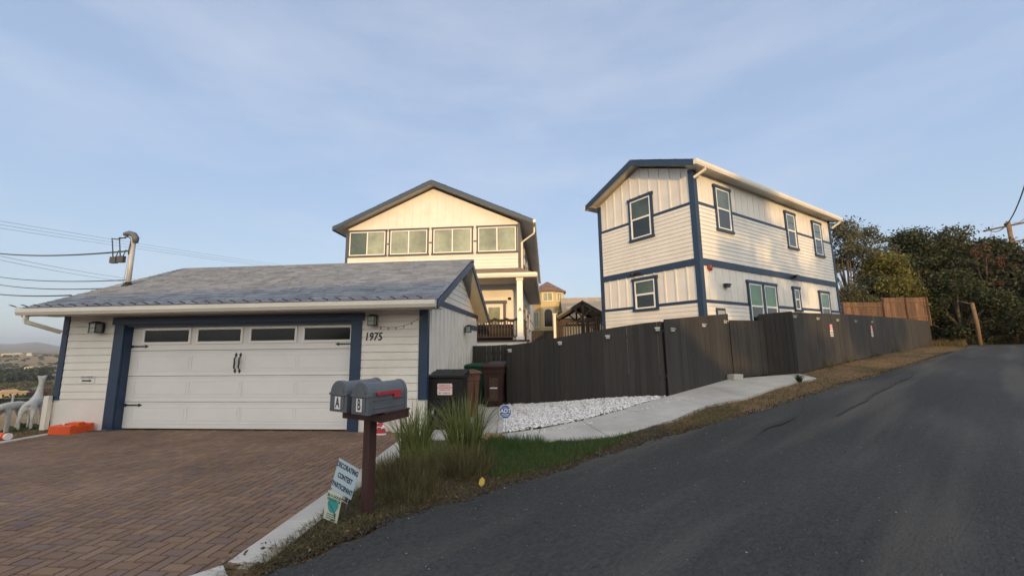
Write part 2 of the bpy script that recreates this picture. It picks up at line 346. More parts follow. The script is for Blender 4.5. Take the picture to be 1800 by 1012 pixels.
# ---- driveway of herringbone pavers
def inside(x, y):
    if y > 7.52 or x < -9.65+(7-y)*-.0 : return False
    if x > -2.34-(y-2.9)*.035: return False
    s, t_ = st(x, y)
    return t_ > 3.66
BR = ramp_island('clay_paver', [(.165,.108,.080),(.215,.142,.100),(.185,.124,.096),(.160,.116,.104),(.235,.156,.106),(.175,.114,.084),(.200,.138,.106)], .85, .6, 90, .25, noise=.8, nr=(.78,1.22))
mb = MB(); L = .1; g = .004
for i in range(-100, -22):
    for j in range(-5, 77):
        d = (i-j) % 4
        if d == 0: x0, x1, y0, y1 = i*L, (i+2)*L, j*L, (j+1)*L
        elif d == 3: x0, x1, y0, y1 = i*L, (i+1)*L, j*L, (j+2)*L
        else: continue
        if not inside((x0+x1)/2, (y0+y1)/2): continue
        x0 += g; x1 -= g; y0 += g; y1 -= g; c = .006
        zc = random.uniform(-.002, .002)+.012
        xs = [x0, x1, x1, x0]; ys = [y0, y0, y1, y1]; gx = [float(v) for v in gz(np.array(xs), np.array(ys))]
        vs = [(xs[k], ys[k], gx[k]-.01) for k in range(4)]+[(xs[k]+(c if k in (0,3) else -c), ys[k]+(c if k < 2 else -c), gx[k]+zc) for k in range(4)]
        mb.add(vs, [(4,5,6,7),(0,1,5,4),(1,2,6,5),(2,3,7,6),(3,0,4,7)])
o = mb.build('driveway', BR); tag(o, kind='structure')
# sand joints below the pavers
mb = MB(); N = 24
def sheet(mb, pts_a, pts_b, off, nseg=1, mi=0):
    """strip between two polylines draped on the ground"""
    A = []; 
    for (xa, ya), (xb, yb) in zip(pts_a, pts_b):
        for k in range(nseg+1):
            f = k/nseg; x = xa+(xb-xa)*f; y = ya+(yb-ya)*f; A.append((x, y, float(gz(x, y))+off))
    m = nseg+1
    mb.add(A, [(i*m+k, i*m+k+1, (i+1)*m+k+1, (i+1)*m+k) for i in range(len(pts_a)-1) for k in range(nseg)], mi)
JO = mat('joint_sand', (.045,.035,.028), .95, (.06,.045,.035), 20)
ya = np.linspace(7.55, -3, 24)
def dline(y):
    pts = [-2.44-(y-2.9)*.035]
    # keep within t>3.7
    xm = (SA*y-3.7)/CA
    return min(pts[0], xm)
sheet(mb, [(-9.7, y) for y in ya], [(max(dline(y), -9.7), y) for y in ya], .0, 12)
o = mb.build('driveway_bed', JO); tag(o, kind='structure')
# concrete edging
def kerb(path, wd, name='kerb', h=.02, gap=.0):
    mb = MB()
    for i in range(len(path)-1):
        a = Vector((*path[i], 0)); b_ = Vector((*path[i+1], 0)); d = (b_-a).normalized(); a = a+d*.004; b_ = b_-d*.004
        q = Vector((d.y, -d.x, 0))*wd
        ps = [a, b_, b_+q, a+q]; n = max(1, int((b_-a).length/.5))
        ring = []
        for k in range(n+1):
            p = a+(b_-a)*k/n; z0 = float(gz(p.x, p.y)); z1 = float(gz(p.x+q.x, p.y+q.y)); zt = max(z0, z1)+h
            ring.append([(p.x, p.y, zt-.2), (p.x+q.x, p.y+q.y, zt-.2), (p.x+q.x, p.y+q.y, zt), (p.x, p.y, zt)])
        mb.loft(ring)
    o = mb.build(name, CONC, bevel=.006); tag(o, kind='structure')
kerb([(-2.60, 7.45), (-2.57, 6.55), (-2.46, 5.0)], -.34)
kerb([(-2.46, 5.0), (-2.40, 3.6), (-2.38, 2.93)], -.3)
kerb([(-2.38, 2.9), xy(-1.7, 3.52), xy(-5, 3.42), xy(-9, 3.38)], -.26)
kerb([(-9.68, 7.55), (-9.68, 5.5), (-9.7, 3.0), (-9.7, 0)], .16)
# ---- sidewalk slabs
low = [(-.74,6.75),(-.2,6.5),(.96,6.42),(2.2,7.25),(3.1,8.2),(4.28,8.98),(5.47,10.13),(7.3,11.5)]
up = [(-.82,7.3),(-.15,7.5),(.64,7.86),(1.54,8.42),(2.72,9.4),(4.03,10.68),(5.12,11.75),(7.55,12.65)]
mb = MB()
for i in range(len(low)-1):
    a, b_ = low[i], low[i+1]; c_, d_ = up[i+1], up[i]; gp = .006
    n = 4; rings = []
    for k in range(n+1):
        f = (k/n)*(1-2*gp)+gp
        pl = (a[0]+(b_[0]-a[0])*f, a[1]+(b_[1]-a[1])*f); pu = (d_[0]+(c_[0]-d_[0])*f, d_[1]+(c_[1]-d_[1])*f)
        zl = float(gz(*pl))+.02; zu = float(gz(*pu))+.02
        rings.append([(pl[0], pl[1], zl-.12), (pl[0], pl[1], zl), (pu[0], pu[1], zu), (pu[0], pu[1], zu-.12)])
    mb.loft(rings)
o = mb.build('pavement', CONC, bevel=.005); tag(o, kind='structure')
# apron between the gate and its return fence
# ---- walkway beside the garage, with its small curb
mb = MB()
for y0, y1 in ((6.95,8.3),(8.31,9.7),(9.71,11.1),(11.11,12.3)):
    xr = lambda y: -.95-(y-7.3)*.065
    zz = [float(gz(x, y))+.012 for x, y in ((-2.33,y0),(xr(y0),y0),(xr(y1),y1),(-2.33,y1))]
    P_ = [(-2.33,y0),(xr(y0),y0),(xr(y1),y1),(-2.33,y1)]
    mb.add([(p[0],p[1],z-.1) for p, z in zip(P_, zz)]+[(p[0],p[1],z) for p, z in zip(P_, zz)], [(0,3,2,1),(4,5,6,7),(0,1,5,4),(1,2,6,5),(2,3,7,6),(3,0,4,7)])
o = mb.build('path', CONC, bevel=.004); tag(o, kind='structure')
kerb([(-.92,7.25),(-1.05,8.6),(-1.2,10),(-1.42,12.2)], .1, 'path_curb', .05)

# ------------------------------------------------------------------ building helpers
def siding(mb, x0, x1, z0, z1, e=.15, xr=None, mi=0, gap=0, T=None):
    z = z0
    while z < z1-1e-4:
        zt = min(z+e, z1)
        a0_, b0_ = (x0, x1) if xr is None else xr(z)
        a1_, b1_ = (x0, x1) if xr is None else xr(zt)
        if b0_-a0_ > .03:
            g_ = .012
            if xr is None and b0_-a0_ > 1.6 and T is not None or (xr is None and b0_-a0_ > 2.5): mb.box(jx := random.uniform(a0_+.4, b0_-.4), jx+.004, -.0255, -.017, z+g_, zt, 0, T)
            mb.add([(a0_,-.024,z+g_),(b0_,-.024,z+g_),(b1_,-.018,zt),(a1_,-.018,zt),(a0_,.01,z+g_),(b0_,.01,z+g_),(a1_,.01,zt),(b1_,.01,zt)], [(0,1,2,3),(4,5,1,0),(3,2,7,6)], mi, T)
        z = zt
def battens(mb, x0, x1, z0, z1f, step=.406, wd=.045, d=.022, mi=0, T=None, skip=()):
    x = x0+step
    while x < x1-.05:
        zt = z1f(x) if callable(z1f) else z1f
        spans = [(z0, zt)]
        for (a, b_, c, d_) in skip:
            if a-.03 < x < b_+.03:
                ns = []
                for (p, q) in spans:
                    if c > p: ns.append((p, min(q, c)))
                    if d_ < q: ns.append((max(p, d_), q))
                spans = ns
        for p, q in spans:
            if q-p > .03: mb.box(x-wd/2, x+wd/2, -d, .0, p, q, mi, T)
        x += step
TI = Matrix.Identity(4)
def window(parent, T, x0, x1, z0, z1, kind='hung', trim=NAVY, tw=.09, pane=PANE, pane2=None, out=0.0, sill=True):
    """x0..z1 are the outer bounds of the casing"""
    mb = MB(T); p = .058
    mb.box(x0, x0+tw, -p, .0, z0+tw, z1-tw*1.2); mb.box(x1-tw, x1, -p, .0, z0+tw, z1-tw*1.2)
    mb.box(x0-.03, x1+.03, -p-.012, .0, z1-tw*1.2+.002, z1)
    mb.box(x0-.02, x1+.02, -p-.025, .0, z0, z0+tw-.002)
    wn = mb.build('window', trim, parent)
    if kind == 'hung' and pane2 is None: pane2 = PANEL
    a, b_, c, d = x0+tw+.002, x1-tw-.002, z0+tw+.001, z1-tw*1.2-.001; fw = .045
    fm = MB(T)
    fm.box(a, a+fw, -.052, -.001, c, d); fm.box(b_-fw, b_, -.052, -.001, c, d)
    fm.box(a+fw, b_-fw, -.052, -.001, c, c+fw); fm.box(a+fw, b_-fw, -.052, -.001, d-fw, d)
    pm = MB(T)
    if kind == 'hung':
        zm = (c+d)/2; fm.box(a+fw, b_-fw, -.056, -.001, zm-.03, zm+.03)
        fm.box(a+fw, a+fw+.02, -.048, -.001, c+fw, zm-.03); fm.box(b_-fw-.02, b_-fw, -.048, -.001, c+fw, zm-.03)
        pm.box(a+fw, b_-fw, -.036, -.026, zm+.03, d-fw, 0); pm.box(a+fw+.02, b_-fw-.02, -.033, -.026, c+fw, zm-.03, 1)
    elif kind == 'slider':
        xm = (a+b_)/2; fm.box(xm-.025, xm+.025, -.056, -.001, c+fw, d-fw)
        pm.box(a+fw, xm-.025, -.036, -.026, c+fw, d-fw, 0); pm.box(xm+.025, b_-fw, -.033, -.026, c+fw, d-fw, 1)
    else:
        pm.box(a+fw, b_-fw, -.033, -.026, c+fw, d-fw, 0)
    fm.build('window_frame', VINYL, wn); pm.build('pane', [pane, pane2 or pane], wn)
    return wn
def shingles(mb, A, B, up, length, course=.14, tab=.3, T=None):
    """A->B along the eave; up: unit vector up the slope"""
    A = Vector(A); B = Vector(B); up = Vector(up).normalized(); ex = (B-A); W = ex.length; ex.normalize(); nr_ = ex.cross(up).normalized()
    if nr_.z < 0: nr_ = -nr_
    n = int(length/course)+1
    for i in range(n):
        u0 = i*course; u1 = min(u0+course*1.15, length)
        if u0 >= length: break
        x = -random.random()*tab
        while x < W:
            wv = tab*random.choice((.6, .8, 1, 1.15)); a = max(x, 0); b_ = min(x+wv, W); x += wv
            if b_-a < .02: continue
            th = random.choice((.010, .013, .018)); u0j = u0-random.choice((0, 0, .012))
            if i == 0: u0j = 0
            p = [A+ex*(a+.002)+up*u0j, A+ex*(b_-.002)+up*u0j, A+ex*(b_-.002)+up*u1, A+ex*(a+.002)+up*u1]
            mb.add([p[0], p[1], p[0]+nr_*th, p[1]+nr_*th, p[2]+nr_*.002, p[3]+nr_*.002], [(0,1,3,2),(2,3,4,5)], 0, T)
def gutter(mb, x0, x1, y, z0, z1, d=.11, T=None, mi=0):
    # K profile, open top look, facing -y
    pr = [(y+d, z0), (y+.03, z0), (y, z0+(z1-z0)*.45), (y, z1), (y+.012, z1), (y+.012, z1-.012), (y+d, z1-.02)]
    mb.prism([(x0, a, b_) for a, b_ in pr], (x1-x0, 0, 0), mi, T)
# ================================================================== GARAGE
GX0, GY0, GZ0 = -10.37, 7.6, -.06
gar = thing('garage', 'low white two-car garage with blue trim and grey shingle roof behind the paver driveway', 'garage', (GX0, GY0, GZ0))
W_ = 8.01; D_ = 5.7; ZE = 2.40      # local wall top
mb = MB(); o0, o1, ozt = 1.45, 6.47, 2.16
mb.box(0, o0, 0, .2, -.2, ZE); mb.box(o1, W_, 0, .2, -.2, ZE); mb.box(o0+.001, o1-.001, .001, .2, ozt, ZE)
mb.box(0, .18, .201, D_, -.2, ZE); mb.box(.181, W_-.181, D_-.18, D_-.001, -.2, ZE)
mb.box(W_-.18, W_, .201, D_, -.2, ZE)
# gable triangle on both ends
YR = 2.85; SL = .436
for xa in (0, W_-.18): mb.prism([(xa, 0, ZE+.002), (xa, D_, ZE+.002), (xa, YR, ZE+SL*YR)], (.18, 0, 0))
siding(mb, .14, o0-.22, .62, ZE, .15); siding(mb, o1+.22, W_-.15, .62, ZE, .15)
siding(mb, o0-.25, o1+.25, ozt+.16, ZE, .15)
TR = Matrix.Translation((W_, 0, 0)) @ Matrix.Rotation(R(90), 4, 'Z')
siding(mb, 0, D_, ZE+.24, ZE+1.3, .15, xr=lambda z: ((z-ZE)/SL+.04, D_-(z-ZE)/SL-.04) , T=TR)
battens(mb, -.06, D_, -.1, ZE+.12, .34, .04, .022, T=TR, skip=((4.2,5.3,-1,2.4),))
mb.build('wall', WHITE, gar)
mb = MB(); mb.box(0, o0-.22, -.012, -.0, -.18, .615); mb.box(o1+.22, W_, -.012, -.0, -.18, .615)
mb.build_each('stem_wall', STEM, gar)
mb = MB()
mb.box(-.002, .13, -.035, .0, .61, ZE); mb.box(W_-.14, W_+.03, -.035, .0, .61, ZE); mb.box(W_, W_+.03, 0, .1, .61, ZE)
mb.build_each('corner_trim', NAVY, gar)
mb = MB(TR); mb.box(-.03, D_+.02, -.035, -.002, ZE+.125, ZE+.235); mb.build_each('band_trim', NAVY, gar)
# door with casing
mb = MB(); mb.box(o0-.22, o0, -.04, .0, -.15, ozt-.002); mb.box(o1, o1+.22, -.04, .0, -.15, ozt-.002)
mb.box(o0-.27, o1+.27, -.055, .0, ozt, ozt+.155); mb.box(o0, o0+.012, .0, .19, -.1, ozt-.01); mb.box(o1-.012, o1, .0, .19, -.1, ozt-.01)
mb.box(o0+.013, o1-.013, .0, .19, ozt-.045, ozt-.001)
mb.build('door_casing', NAVY, gar)
mb = MB(); dz = [.01, .545, 1.075, 1.605, 2.12]; dx0, dx1 = o0+.014, o1-.014
cols = [(dx0+.30, dx0+1.32), (dx0+1.54, dx0+2.5), (dx0+2.74, dx0+3.70), (dx0+3.92, dx0+4.90)]
wz0, wz1 = 1.79, 2.035
for k in range(4): mb.box(dx0, dx1, .15, .19, dz[k]+.004, dz[k+1]-.004)
def ring(mb, a, b_, c, d, y, t_=.018, h=.008):
    mb.box(a, b_, y-h, y, c, c+t_); mb.box(a, b_, y-h, y, d-t_, d); mb.box(a, a+t_, y-h, y, c+t_, d-t_); mb.box(b_-t_, b_, y-h, y, c+t_, d-t_)
for k in range(3):
    for a, b_ in cols:
        ring(mb, a-.12, b_+.10, dz[k]+.10, dz[k+1]-.10, .15, .016, .007)
        mb.box(a-.07, b_+.05, .143, .15, dz[k]+.15, dz[k+1]-.15)
for k in range(1, 4):
    mb.box(dx0, dx1, .144, .15, dz[k]+.012, dz[k]+.030); mb.box(dx0, dx1, .144, .15, dz[k]-.032, dz[k]-.014)
gd = mb.build('garage_door', DOORW, gar)
for a, b_ in cols:
    fm = MB(); ring(fm, a-.05, b_+.05, wz0-.05, wz1+.05, .15, .048, .022); f = fm.build('window_frame', VINYL, gd)
    pm = MB(); pm.box(a, b_, .141, .148, wz0, wz1); pm.build('pane', PANED, gd)
for (x, sgn, z) in ((dx0, 1, 1.70), (dx0, 1, .48), (dx1, -1, 1.70), (dx1, -1, .48)):
    hm = MB(); hm.box(min(x, x+sgn*.33), max(x, x+sgn*.33), .138, .15, z-.014, z+.014)
    xe = x+sgn*.33; hm.prism([(xe, .136, z-.035), (xe+sgn*.075, .136, z), (xe, .136, z+.035)][::sgn], (0, .012, 0)); hm.box(min(x, x+sgn*.05), max(x, x+sgn*.05), .136, .15, z-.028, z+.028)
    hm.build('strap_hinge', IRON, gd)
for dxh in (2.43, 2.53):
    hm = MB(); x = dx0+dxh; hm.tube([(x, .14, 1.20), (x, .105, 1.24), (x+.01, .10, 1.34), (x, .105, 1.43), (x, .14, 1.47)], [.009,.014,.016,.014,.009], 8)
    for z, s_ in ((1.17, -1), (1.50, 1)):
        hm.prism([(x-.03, .137, z), (x, .137, z-.045), (x+.03, .137, z), (x, .137, z+.045)], (0, .012, 0))
    hm.build('door_handle', IRON, gd)
# roof: two shingled slopes, deck, fascia
ES, ERX0, ERX1 = -.52, -.30, W_+.38
zeave = 2.50; u = Vector((0, 1, SL)).normalized(); LEN = math.hypot(YR-ES, SL*(YR-ES))
zr = zeave+SL*(YR-ES); yb = 2*YR-ES
mb = MB()
mb.prism([(ERX0+.03, ES, zeave-.005), (ERX0+.03, YR, zr-.005), (ERX0+.03, yb, zeave-.005), (ERX0+.03, yb, zeave-.10), (ERX0+.03, YR, zr-.11), (ERX0+.03, ES, zeave-.10)], (ERX1-ERX0-.06, 0, 0), 1)
shingles(mb, (ERX0, ES-.03, zeave), (ERX1, ES-.03, zeave), u, LEN+.03)
shingles(mb, (ERX1, yb+.03, zeave), (ERX0, yb+.03, zeave), (0, -u.y, u.z), LEN+.03, .3, .6)
for k in range(29):   # ridge caps
    x = ERX0+k*.3; mb.prism([(x, YR-.13, zr-.04), (x, YR, zr+.022), (x, YR+.13, zr-.04), (x, YR+.12, zr-.055), (x, YR-.12, zr-.055)], (.32, 0, .0))
rf = mb.build('roof', [SHIN, SOFF], gar)
mb = MB()
for x in (ERX1-.03, ERX0):
    for ya_, yb_ in ((ES-.02, YR), (yb+.02, YR)):
        za = zeave-.012; mb.prism([(x, ya_, za), (x, yb_, zr-.012), (x, yb_, zr-.19), (x, ya_, za-.17)], (.031, 0, 0))
mb.build_each('fascia', NAVY, gar)
mb = MB(); gutter(mb, ERX0-.01, ERX1-.035, ES-.13, zeave-.15, zeave-.015); mb.box(ERX0, ERX1-.035, ES-.018, ES+.004, zeave-.17, zeave-.02)
mb.build('gutter', GUT, gar)
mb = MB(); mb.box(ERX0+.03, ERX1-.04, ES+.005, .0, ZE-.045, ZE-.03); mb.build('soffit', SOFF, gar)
# downspout at the left corner
mb = MB(); pts = [(-.13, -.58, 2.36), (-.13, -.58, 2.22), (.05, -.09, 2.02), (.05, -.09, 1.9)]
for a, b_ in zip(pts, pts[1:-1]): mb.bar(a, b_, .07, .055, up=(1,0,0))
mb.build('downspout', GUT, gar); mb = MB(); mb.box(-.09, .02, -.12, -.045, .02, .70); mb.build('downspout', GUT, gar)
# wall lanterns
def wall_lantern(T, label, s=1.0, parent=None):
    mb = MB(T)
    mb.box(-.05*s, .05*s, -.02, 0, -.09*s, .09*s); mb.box(-.018*s, .018*s, -.09*s, -.02, .0, .03*s)
    mb.box(-.09*s, .09*s, -.22*s, -.04*s, .095*s, .11*s); mb.loft([[(-.09*s,-.22*s,.11*s),(.09*s,-.22*s,.11*s),(.09*s,-.04*s,.11*s),(-.09*s,-.04*s,.11*s)],[(-.03*s,-.16*s,.15*s),(.03*s,-.16*s,.15*s),(.03*s,-.10*s,.15*s),(-.03*s,-.10*s,.15*s)]])
    mb.box(-.085*s, .085*s, -.215*s, -.045*s, -.10*s, -.085*s)
    for x in (-.078, .066):
        for y in (-.208, -.062): mb.box(x*s, (x+.012)*s, y*s, (y+.012)*s, -.085*s, .095*s)
    mb.box(-.078*s, .078*s, -.209*s, -.204*s, -.005*s, .003*s)
    o = mb.build('wall_lamp', IRON)
    tag(o, label, 'lamp')
    g_ = MB(T); g_.box(-.062*s, .062*s, -.194*s, -.063*s, -.084*s, .094*s); g_.build('lamp_glass', LGL, o)
LGL = mat('seeded_lamp_glass', (.33,.36,.34), .2, (.25,.28,.27), 30)
wall_lantern(Matrix.Translation((-9.44, 7.58, 2.03)), 'black square lantern on the garage wall left of the garage door')
wall_lantern(Matrix.Translation((-3.42, 7.58, 2.08)), 'black square lantern on the garage wall above the house number', .9)
wall_lantern(Matrix.Translation((-2.33, 11.1, 2.02)) @ Matrix.Rotation(R(90), 4, 'Z'), 'black lantern on the garage side wall above the bins', .9)
# side door of the garage
mb = MB(TR); mb.box(4.25, 5.25, -.05, 0, -.1, 2.1, 0); mb.box(4.2, 5.3, -.07, 0, 2.101, 2.25, 1); mb.build('side_door', [WHITE2, NAVY], gar)
# house number
mb = MB(Matrix.Translation((-3.44, 7.575, 1.77)) @ Matrix.Rotation(R(90), 4, 'X'))
mb.text('1975', .22, TI, off=.004, shear=.15, ext=.008, space=1.05, squash=.8)
tag(mb.build('house_number', IRON), 'black numerals 1975 fixed to the white siding beside the garage door', 'house number')
PAPER = mat('white_sign_face', (.72,.73,.72), .5); INK = mat('dark_sign_ink', (.03,.035,.05), .6)
mb = MB(Matrix.Translation((-9.63, 7.578, .97)) @ Matrix.Rotation(R(90), 4, 'X'))
mb.box(-.17, .17, -.075, .075, 0, .012, 0); mb.text('DELIVERIES', .062, Matrix.Translation((0, .04, .013)), 1, off=.001)
mb.box(-.12, .06, -.043, -.012, .0121, .0145, 1); mb.add([(.06,-.06,.0146),(.12,-.0275,.0146),(.06,.005,.0146)], [(0,1,2)], 1)
tag(mb.build('delivery_sign', [PAPER, INK]), 'small white sign reading DELIVERIES with an arrow on the garage siding', 'sign')
# light clips along the gutter, and the drooping light string on the right
CLIP = mat('light_clip_plastic', (.05,.045,.05), .4, (.16,.07,.05), 4)
mb = MB(); ye = GY0+ES-.15; ze = GZ0+zeave+.0; x = GX0+ERX0; pts = []
while x < GX0+ERX1-.05:
    z = ze+.018; pts.append((x, ye+.03, z-.01)); mb.tube([(x, ye+.03, z), (x-.05, ye-.01, z+.028), (x-.085, ye-.03, z+.035)], [.009,.012,.004], 6); x += .262+random.uniform(-.012,.012)
    pts.append((x-.13, ye+.03, z-.018))
mb.tube(pts, .004, 5); tag(mb.build('light_string', CLIP), 'string of small dark bulbs clipped along the garage gutter', 'string lights')
mb = MB(); a = Vector((-1.99, 7.02, 2.32)); b_ = Vector((-3.42, 7.52, 1.98)); P_ = []
for k in range(25):
    f = k/24; p = a.lerp(b_, f); p.z -= .20*math.sin(math.pi*min(1, f*1.0))**1.0*(1-.2*f); P_.append(p)
mb.tube(P_, .005, 5)
for k in range(3, 24, 3): p = P_[k]; mb.tube([p, p+Vector((0, 0, -.02)), p+Vector((0, 0, -.05))], [.008,.014,.005], 6)
tag(mb.build('light_string', CLIP), 'drooping string of bulbs hanging under the right corner of the garage eave', 'string lights')
# service mast on the roof
ms = thing('service_mast', 'galvanised electric service mast with weatherhead rising from the garage roof', 'service mast', (-10.26, 8.66, 3.10))
mb = MB(); mb.tube([(0,0,-.1),(0,0,1.22)], .05, 14); mb.build('mast_pipe', METAL, ms)
mb = MB(); mb.tube([(0,0,-.04),(0,0,.06),(0,0,.12)], [.16,.09,.056], 14); mb.build('flashing', BLACK, ms)
mb = MB(); mb.tube([(.05,0,1.12),(.05,0,1.24),(-.02,0,1.33),(-.14,0,1.37),(-.26,0,1.35),(-.27,0,1.31)], [.056,.07,.07,.065,.055,.03], 12); mb.build('weatherhead', mat('weatherhead_metal', (.09,.10,.12), .5), ms)
mb = MB(); mb.tube([(-.08,0,.93),(-.01,0,.95)], [.03,.04], 8); mb.box(-.1,-.02,-.02,.02,.86,.92); mb.tube([(-.09,0,.86),(-.10,-.03,0.05)], .006, 5); mb.build('bracket', METAL, ms)
for dx_, dy_ in ((-.62,.02),(-.36,-.03)):
    mb = MB(); mb.tube([(-.22,dy_,1.28),(dx_-.04+.2,dy_,1.24),(dx_-.02,dy_,1.26),(dx_,dy_,1.20),(dx_+.04,dy_,1.0),(dx_+.08,dy_,.78)], .013, 7)
    mb.tube([(dx_+.16,dy_,.78),(dx_+.22,dy_,.94)], .010, 6)
    mb.box(dx_+.04, dx_+.20, dy_-.04, dy_+.04, .62, .78); mb.build('splice_cable', CABLE, ms)
mb = MB(); mb.tube([(-.2,0,1.30),(-.05,-.02,1.22),(-.0,-.07,1.05),(-.02,-.07,.9),(-.06,-.03,.82)], .013, 7); mb.build('splice_cable', CABLE, ms)
# wires
def wire(a, b_, r, sag, name, label, group=None, n=24):
    a = Vector(a); b_ = Vector(b_); mb = MB(); P_ = []
    for k in range(n+1):
        f = k/n; p = a.lerp(b_, f); p.z -= sag*4*f*(1-f); P_.append(p)
    mb.tube(P_, r, 5); tag(mb.build(name, CABLE), label, 'wire', group)
wire((-10.32, 8.66, 4.02), (-30, 16.5, 7.0), .022, .35, 'service_cable', 'thick twisted service cable running left from the roof mast')
wire((-10.26, 8.66, 3.28), (-27, 15.8, 5.3), .013, .2, 'service_cable', 'thin cable leading left from the foot of the roof mast')
wire((-10.45, 8.60, 3.08), (-27, 15.9, 4.95), .014, .2, 'service_cable', 'cable meeting the roof edge just below the foot of the mast')
wire((-10.62, 7.8, 2.80), (-24, 14.0, 4.15), .016, .12, 'service_cable', 'lowest cable meeting the roof rake near the gutter corner')
GP = 'thin power lines crossing the sky behind the garage'
for (za, zb, l) in ((11.48,18.32,'topmost'),(11.23,17.9,'second from top'),(10.94,17.6,'third from top')):
    wire((-34.24-6, 20.68-20, za-2.2), (-50.8-6, 74.3+20, zb+2.6), .012, .5, 'power_line', l+' of three thin power lines sloping down above the garage roof', GP, 40)
for (za, zb, l) in ((7.43,9.6,'upper'),(7.18,9.2,'lower')):
    wire((-34.0, 21.05, za), (-47, 43, zb), .012, .2, 'power_line', l+' of two faint power lines level with the foot of the mast', GP)

# ================================================================== TWO STOREY UNIT ON THE RIGHT
HR = math.atan2(.607, .795); AX, AY = 4.72, 12.11
adu = thing('modular_house', 'narrow two-storey white modular house with dark blue bands behind the dark fence', 'house', (AX, AY, 0), HR)
LW, LL, ZT = 4.1, 10.43, 7.0       # width (y), length (x), plate height
TRr = TI                            # right face: local y=0, outward -y
TLf = Matrix.Translation((0, LW, 0)) @ Matrix.Rotation(R(-90), 4, 'Z')  # left face: wall-x runs from far left to the corner
Zc = dict(up=5.955, mid=4.13, low=2.86)
SLa = .41; YRa = LW/2
mb = MB(); mb.box(0, LL, 0, LW, .2, ZT)
for xa in (0, LL-.18): mb.prism([(xa, 0, ZT+.001), (xa, LW, ZT+.001), (xa, YRa, ZT+SLa*YRa)], (.18, 0, 0))
for T, X1 in ((TRr, LL), (TLf, LW)):
    siding(mb, .1, X1-.1, 4.13, 5.86, .135, T=T); siding(mb, .1, X1-.1, .9, 2.76, .135, T=T)
skR = ((1.05,2.06,5.1,6.75),(5.98,6.9,5.1,6.75),(8.45,9.4,5.1,6.75),(2.6,4.68,1.2,3.7),(5.95,6.58,2.6,3.7),(8.3,9.37,2.5,3.7))
battens(mb, 0, LL, 5.955, ZT, mi=0, T=TRr, skip=skR, d=.014, wd=.03); battens(mb, 0, LL, 2.86, 3.92, mi=0, T=TRr, skip=skR, d=.014, wd=.03)
skL = ((1.5,2.6,5.1,6.82),(1.5,2.6,2.6,3.86))
battens(mb, .02, LW, 5.955, lambda x: ZT+SLa*min(x, LW-x)-.03, .405, .05, .026, T=TLf, skip=skL); battens(mb, .02, LW, 2.86, 3.92, .405, .05, .026, T=TLf, skip=skL)
mb.build('wall', WHITE, adu)
mb = MB()
mb.box(-.04, .14, -.04, -.0, .25, ZT); mb.box(-.04, -.0, .0, .14, .25, ZT); mb.box(-.04, -.0, LW-.13, LW+.03, .25, ZT-.02); mb.box(LL-.13, LL+.04, -.04, -.0, .25, ZT)
mb.build_each('corner_trim', NAVY, adu)
mb = MB()
for T, X1 in ((TRr, LL), (TLf, LW)):
    a, b_ = (.141, LL-.131) if T is TRr else (.131, LW-.141)
    mb.box(a, b_, -.034, -.0, 3.921, 4.129, T=T); mb.box(a, b_, -.03, -.0, 2.762, 2.858, T=T); mb.box(a, b_, -.03, -.0, 5.862, 5.953, T=T)
mb.build_each('band_trim', NAVY, adu)
window(adu, TRr, 1.07, 2.05, 5.14, 6.72); window(adu, TRr, 6.0, 6.89, 5.15, 6.70); window(adu, TRr, 8.47, 9.38, 5.13, 6.70)
window(adu, TRr, 2.62, 3.64, 1.9, 3.65, pane=PANEG); window(adu, TRr, 3.64+.002, 4.66, 1.9, 3.65, pane=PANEG)
window(adu, TRr, 5.97, 6.56, 2.68, 3.66); window(adu, TRr, 8.33, 9.35, 2.2, 3.65, pane=PANEG)
window(adu, TLf, 1.53, 2.58, 5.17, 6.78); window(adu, TLf, 1.53, 2.56, 2.66, 3.84)
mb = MB(); mb.box(.62, 1.12, -.05, -.0, 1.9, 2.62, 0); mb.box(.68, 1.06, -.06, -.0, 1.95, 2.54, 1); mb.build('utility_panel', [NAVY, METAL], adu)
# roof
OV = .42; ea = -.29; za = ZT+.09; zra = za+SLa*(YRa-ea); LENa = math.hypot(YRa-ea, SLa*(YRa-ea)); ua = Vector((0, 1, SLa)).normalized()
mb = MB(); yba = LW-ea
mb.prism([(-OV+.03, ea, za-.004), (-OV+.03, YRa, zra-.004), (-OV+.03, yba, za-.004), (-OV+.03, yba, za-.12), (-OV+.03, YRa, zra-.13), (-OV+.03, ea, za-.12)], (LL+2*OV-.06, 0, 0), 1)
shingles(mb, (-OV, ea-.02, za), (LL+OV, ea-.02, za), ua, LENa, .2, .4); shingles(mb, (LL+OV, yba+.02, za), (-OV, yba+.02, za), (0, -ua.y, ua.z), LENa, .2, .4)
for k in range(28):
    x = -OV+k*.4; mb.prism([(x, YRa-.12, zra-.035), (x, YRa, zra+.022), (x, YRa+.12, zra-.035)], (.41 if k < 27 else .3, 0, 0))
mb.build('roof', [SHIN, SOFF], adu)
mb = MB()
for x in (-OV-.005, LL+OV-.03):
    for ya_ in (ea-.02, yba+.02): mb.prism([(x, ya_, za-.012), (x, YRa, zra-.012), (x, YRa, zra-.20), (x, ya_, za-.185)], (.034, 0, 0))
mb.build_each('fascia', NAVY, adu)
mb = MB(); gutter(mb, -OV+.01, LL+OV, ea-.13, za-.17, za-.01, .12); gutter(mb, -OV+.01, LL+OV, 0, za-.17, za-.01, .12, T=Matrix.Translation((LL, LW-ea+.13, 0)) @ Matrix.Rotation(math.pi, 4, 'Z'))
mb.build('gutter', GUT, adu)
